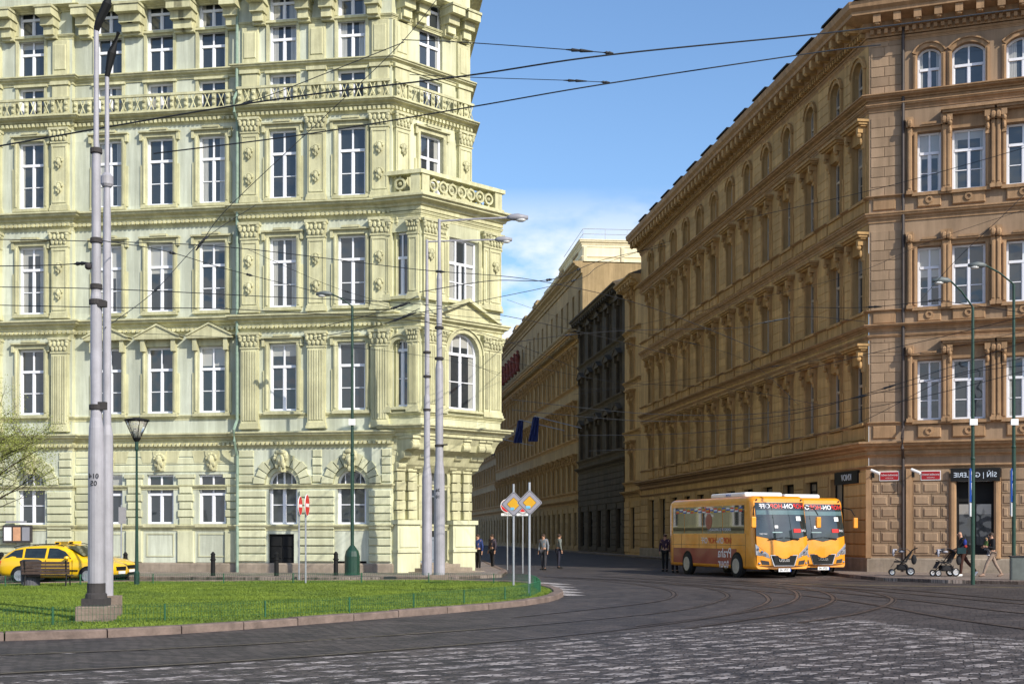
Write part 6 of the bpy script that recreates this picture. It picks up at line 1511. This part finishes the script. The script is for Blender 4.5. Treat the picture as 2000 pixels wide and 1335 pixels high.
x, y = G(1880, 1131); walk1 = {'neck': (-.06, 0, 1.46), 'head': (-.10, 0, 1.58), 'crown': (-.11, 0, 1.68), 'chest': (-.04, 0, 1.33), 'anL': (-.10, -.09, .08), 'knL': (-.08, -.09, .5), 'toL': (-.28, -.1, .03), 'knR': (.22, .09, .53), 'anR': (.55, .09, .18), 'toR': (.5, .1, .05), 'elL': (.02, -.24, 1.14), 'waL': (-.22, -.2, 1.02), 'elR': (.05, .24, 1.14), 'waR': (-.2, .2, 1.0)}
p1 = person('bald man striding left in a dark jacket and brown trousers before the dark doorway', (x, y, .12), 0, walk1, CL('dark_jacket', (.012, .016, .028)), CL('brown_trousers', (.055, .018, .012)), None, group='pedestrians with pushchairs by the tan building')
m = MB(); m.ball((-.12, -.26, 1.28), .09, 8, 6, .8, .6, 1.4); m.build('blue_sleeve', CL('blue_knit', (.02, .04, .25)), p1, (.12, 0, 0), smooth=True)
m = MB(); m.ball((-.10, -.26, 1.13), .075, 8, 6, .9, .7, .8); m.build('red_sleeve', CL('red_knit', (.35, .03, .02)), p1, (.12, 0, 0), smooth=True)
bg_ = thing('shoulder_bag', 'dark teal shoulder bag carried by the bald man', 'bag', (x-.16, y-.34, .12)); m = MB(); m.box(-.16, .16, -.05, .05, .86, 1.08); m.build('bag_body', CL('teal_bag', (.006, .03, .036)), bg_); m = MB(); m.tube([(-.15, 0, 1.05), (.05, .02, 1.3), (.14, .06, 1.46)], .016, 5); m.build('strap', BLACK, bg_)
x, y = G(1938, 1132); walk2 = {'anL': (-.38, -.09, .1), 'knL': (-.24, -.09, .52), 'toL': (-.52, -.1, .05), 'knR': (.16, .09, .5), 'anR': (.40, .09, .12), 'toR': (.28, .1, .03), 'elL': (-.05, -.22, 1.12), 'waL': (-.24, -.16, 1.16), 'elR': (-.02, .22, 1.12), 'waR': (-.24, .16, 1.14)}
person('woman in a black coat and pale trousers stepping wide, a baby held at her chest', (x, y, .12), 0, walk2, CL('black_coat', (.01, .01, .013)), CL('pale_trousers', (.30, .22, .17)), mat('brown_hair', (.05, .03, .02), .7), h=1.68, hairlen=1, group='pedestrians with pushchairs by the tan building', long_coat=True, shoe=CL('tan_shoe', (.3, .2, .15)))
kid = {'pel': (0, 0, .93), 'anL': (-.12, -.12, .42), 'knL': (-.2, -.12, .72), 'toL': (-.22, -.12, .40), 'knR': (-.2, .12, .72), 'anR': (-.12, .12, .42), 'toR': (-.22, .12, .40), 'elL': (.1, -.2, 1.2), 'waL': (.2, -.15, 1.05), 'elR': (.1, .2, 1.2), 'waR': (.2, .15, 1.05), 'head': (-.0, 0, 1.62)}
person('baby in a green jacket carried upright against the woman in black', (x-.22, y-.02, .12+.62), 180, kid, CL('green_jacket', (.06, .12, .03)), CL('grey_romper', (.2, .2, .22)), mat('fair_hair', (.3, .2, .1), .8), h=.85)
far_pose = {'anR': (.05, .09, .08), 'knR': (.02, .09, .5), 'toR': (-.12, .1, .03), 'knL': (-.02, -.09, .5), 'anL': (-.02, -.09, .08), 'toL': (-.18, -.1, .03), 'elL': (0, -.24, 1.15), 'waL': (-.04, -.24, .9), 'elR': (0, .24, 1.15), 'waR': (-.06, .24, .9)}
for px, by, dg, c1, c2, lb in ((1062, 1112, 60, (.20, .22, .25), (.05, .05, .06), 'distant pedestrian in a pale shirt at the street mouth, left of two'), (1091, 1109, 200, (.17, .19, .18), (.03, .03, .05), 'distant pedestrian in a pale shirt at the street mouth, right of two'), (934, 1113, 60, (.02, .04, .16), (.012, .012, .015), 'distant pedestrian in dark blue beside the green corner'), (962, 1110, 40, (.05, .04, .06), (.015, .015, .02), 'distant pedestrian in dark clothes farther right of the green corner'), (1318, 1117, 95, (.05, .015, .02), (.02, .015, .02), 'pedestrian in dark red at the tail of the left bus'), (1299, 1115, 70, (.045, .02, .04), (.012, .012, .012), 'pedestrian in dark purple left of the bus tail')):
    x, y = G(px, by); person(lb, (x, y, 0), dg, far_pose, CL('shirt_%d' % px, c1), CL('trousers_%d' % px, c2), mat('brown_hair', (.05, .03, .02)), shoe=BLACK, group='distant pedestrians in the street')

def stroller(label, px, by):
    """push direction: to the left (-x)"""
    x, y = G(px, by); t = thing('pushchair', label, 'pushchair', (x, y, .12), radians(6 if px > 1800 else -14), 'pushchairs by the tan building')
    for xx, r in ((-.38, .125), (.30, .16)):
        for s in (-1, 1): wheel(t, xx, s*.24, r, .05, 'y', CHROME)
    for s in (-1, 1):
        m = MB(); m.tube([(-.38, s*.22, .13), (-.05, s*.22, .45), (.38, s*.22, .98), (.55, s*.22, 1.06)], .016, 6); m.tube([(.30, s*.22, .17), (.12, s*.22, .45), (-.25, s*.22, .62)], .016, 6); m.build('side_frame', BLACK, t)
    m = MB(); m.tube([(.55, -.22, 1.06), (.55, .22, 1.06)], .018, 6); m.build('handlebar', BLACK, t)
    m = MB(); m.slab([(-.3, -.18), (.15, -.18), (.15, .18), (-.3, .18)], .5, .56); m.add([(.1, -.18, .52), (.1, .18, .52), (.32, .18, .92), (.32, -.18, .92), (.15, -.18, .50), (.15, .18, .50), (.37, .18, .9), (.37, -.18, .9)], [(0, 1, 2, 3), (7, 6, 5, 4), (0, 3, 7, 4), (1, 5, 6, 2)]); m.add([(-.3, -.18, .5), (-.42, -.17, .3), (-.42, .17, .3), (-.3, .18, .5)], [(0, 1, 2, 3)]); m.build('seat', CL('seat_fabric', (.03, .028, .03)), t)
    m = MB(); n = 8
    for j in range(2):
        for i in range(n+1): a = pi*.15+pi*.75*i/n; m.v.append((.12+.36*cos(a)*-1*-1-.1, (-.2, .2)[j], .72+.34*sin(a)))
    for i in range(n): m.f.append((i, i+1, n+2+i, n+1+i))
    o = m.build('hood', CL('hood_fabric', (.05, .05, .06)), t, smooth=True); sm = o.modifiers.new('s', 'SOLIDIFY'); sm.thickness = .015
    m = MB(); m.ball((-.33, -.14, .88), .055, 8, 6, .9, .8, 2.6); m.ball((-.26, 0, .99), .06, 8, 6, 1.5, 2.4, .6); m.ball((-.02, 0, .93), .09, 8, 6, 1.5, 1.6, .7); m.build('cloth', mat('pale_cloth', (.42, .42, .48), .9, .2, 10), t, smooth=True)
    m = MB(); m.box(-.2, .2, -.19, .19, .2, .42); o = m.build('basket', CL('basket_fabric', (.015, .015, .018)), t); bv = o.modifiers.new('b', 'BEVEL'); bv.width = .05; bv.segments = 2
    m = MB(); m.ball((.42, -.24, .62), .13, 10, 6, .8, .5, 1.5); m.build('hanging_bag', CL('basket_fabric', (.015, .015, .018)), t, smooth=True)
stroller('dark pushchair with white cloth standing alone by the wall strip', 1762, 1129); stroller('dark pushchair with white cloth being pushed ahead of the bald man', 1846, 1131)
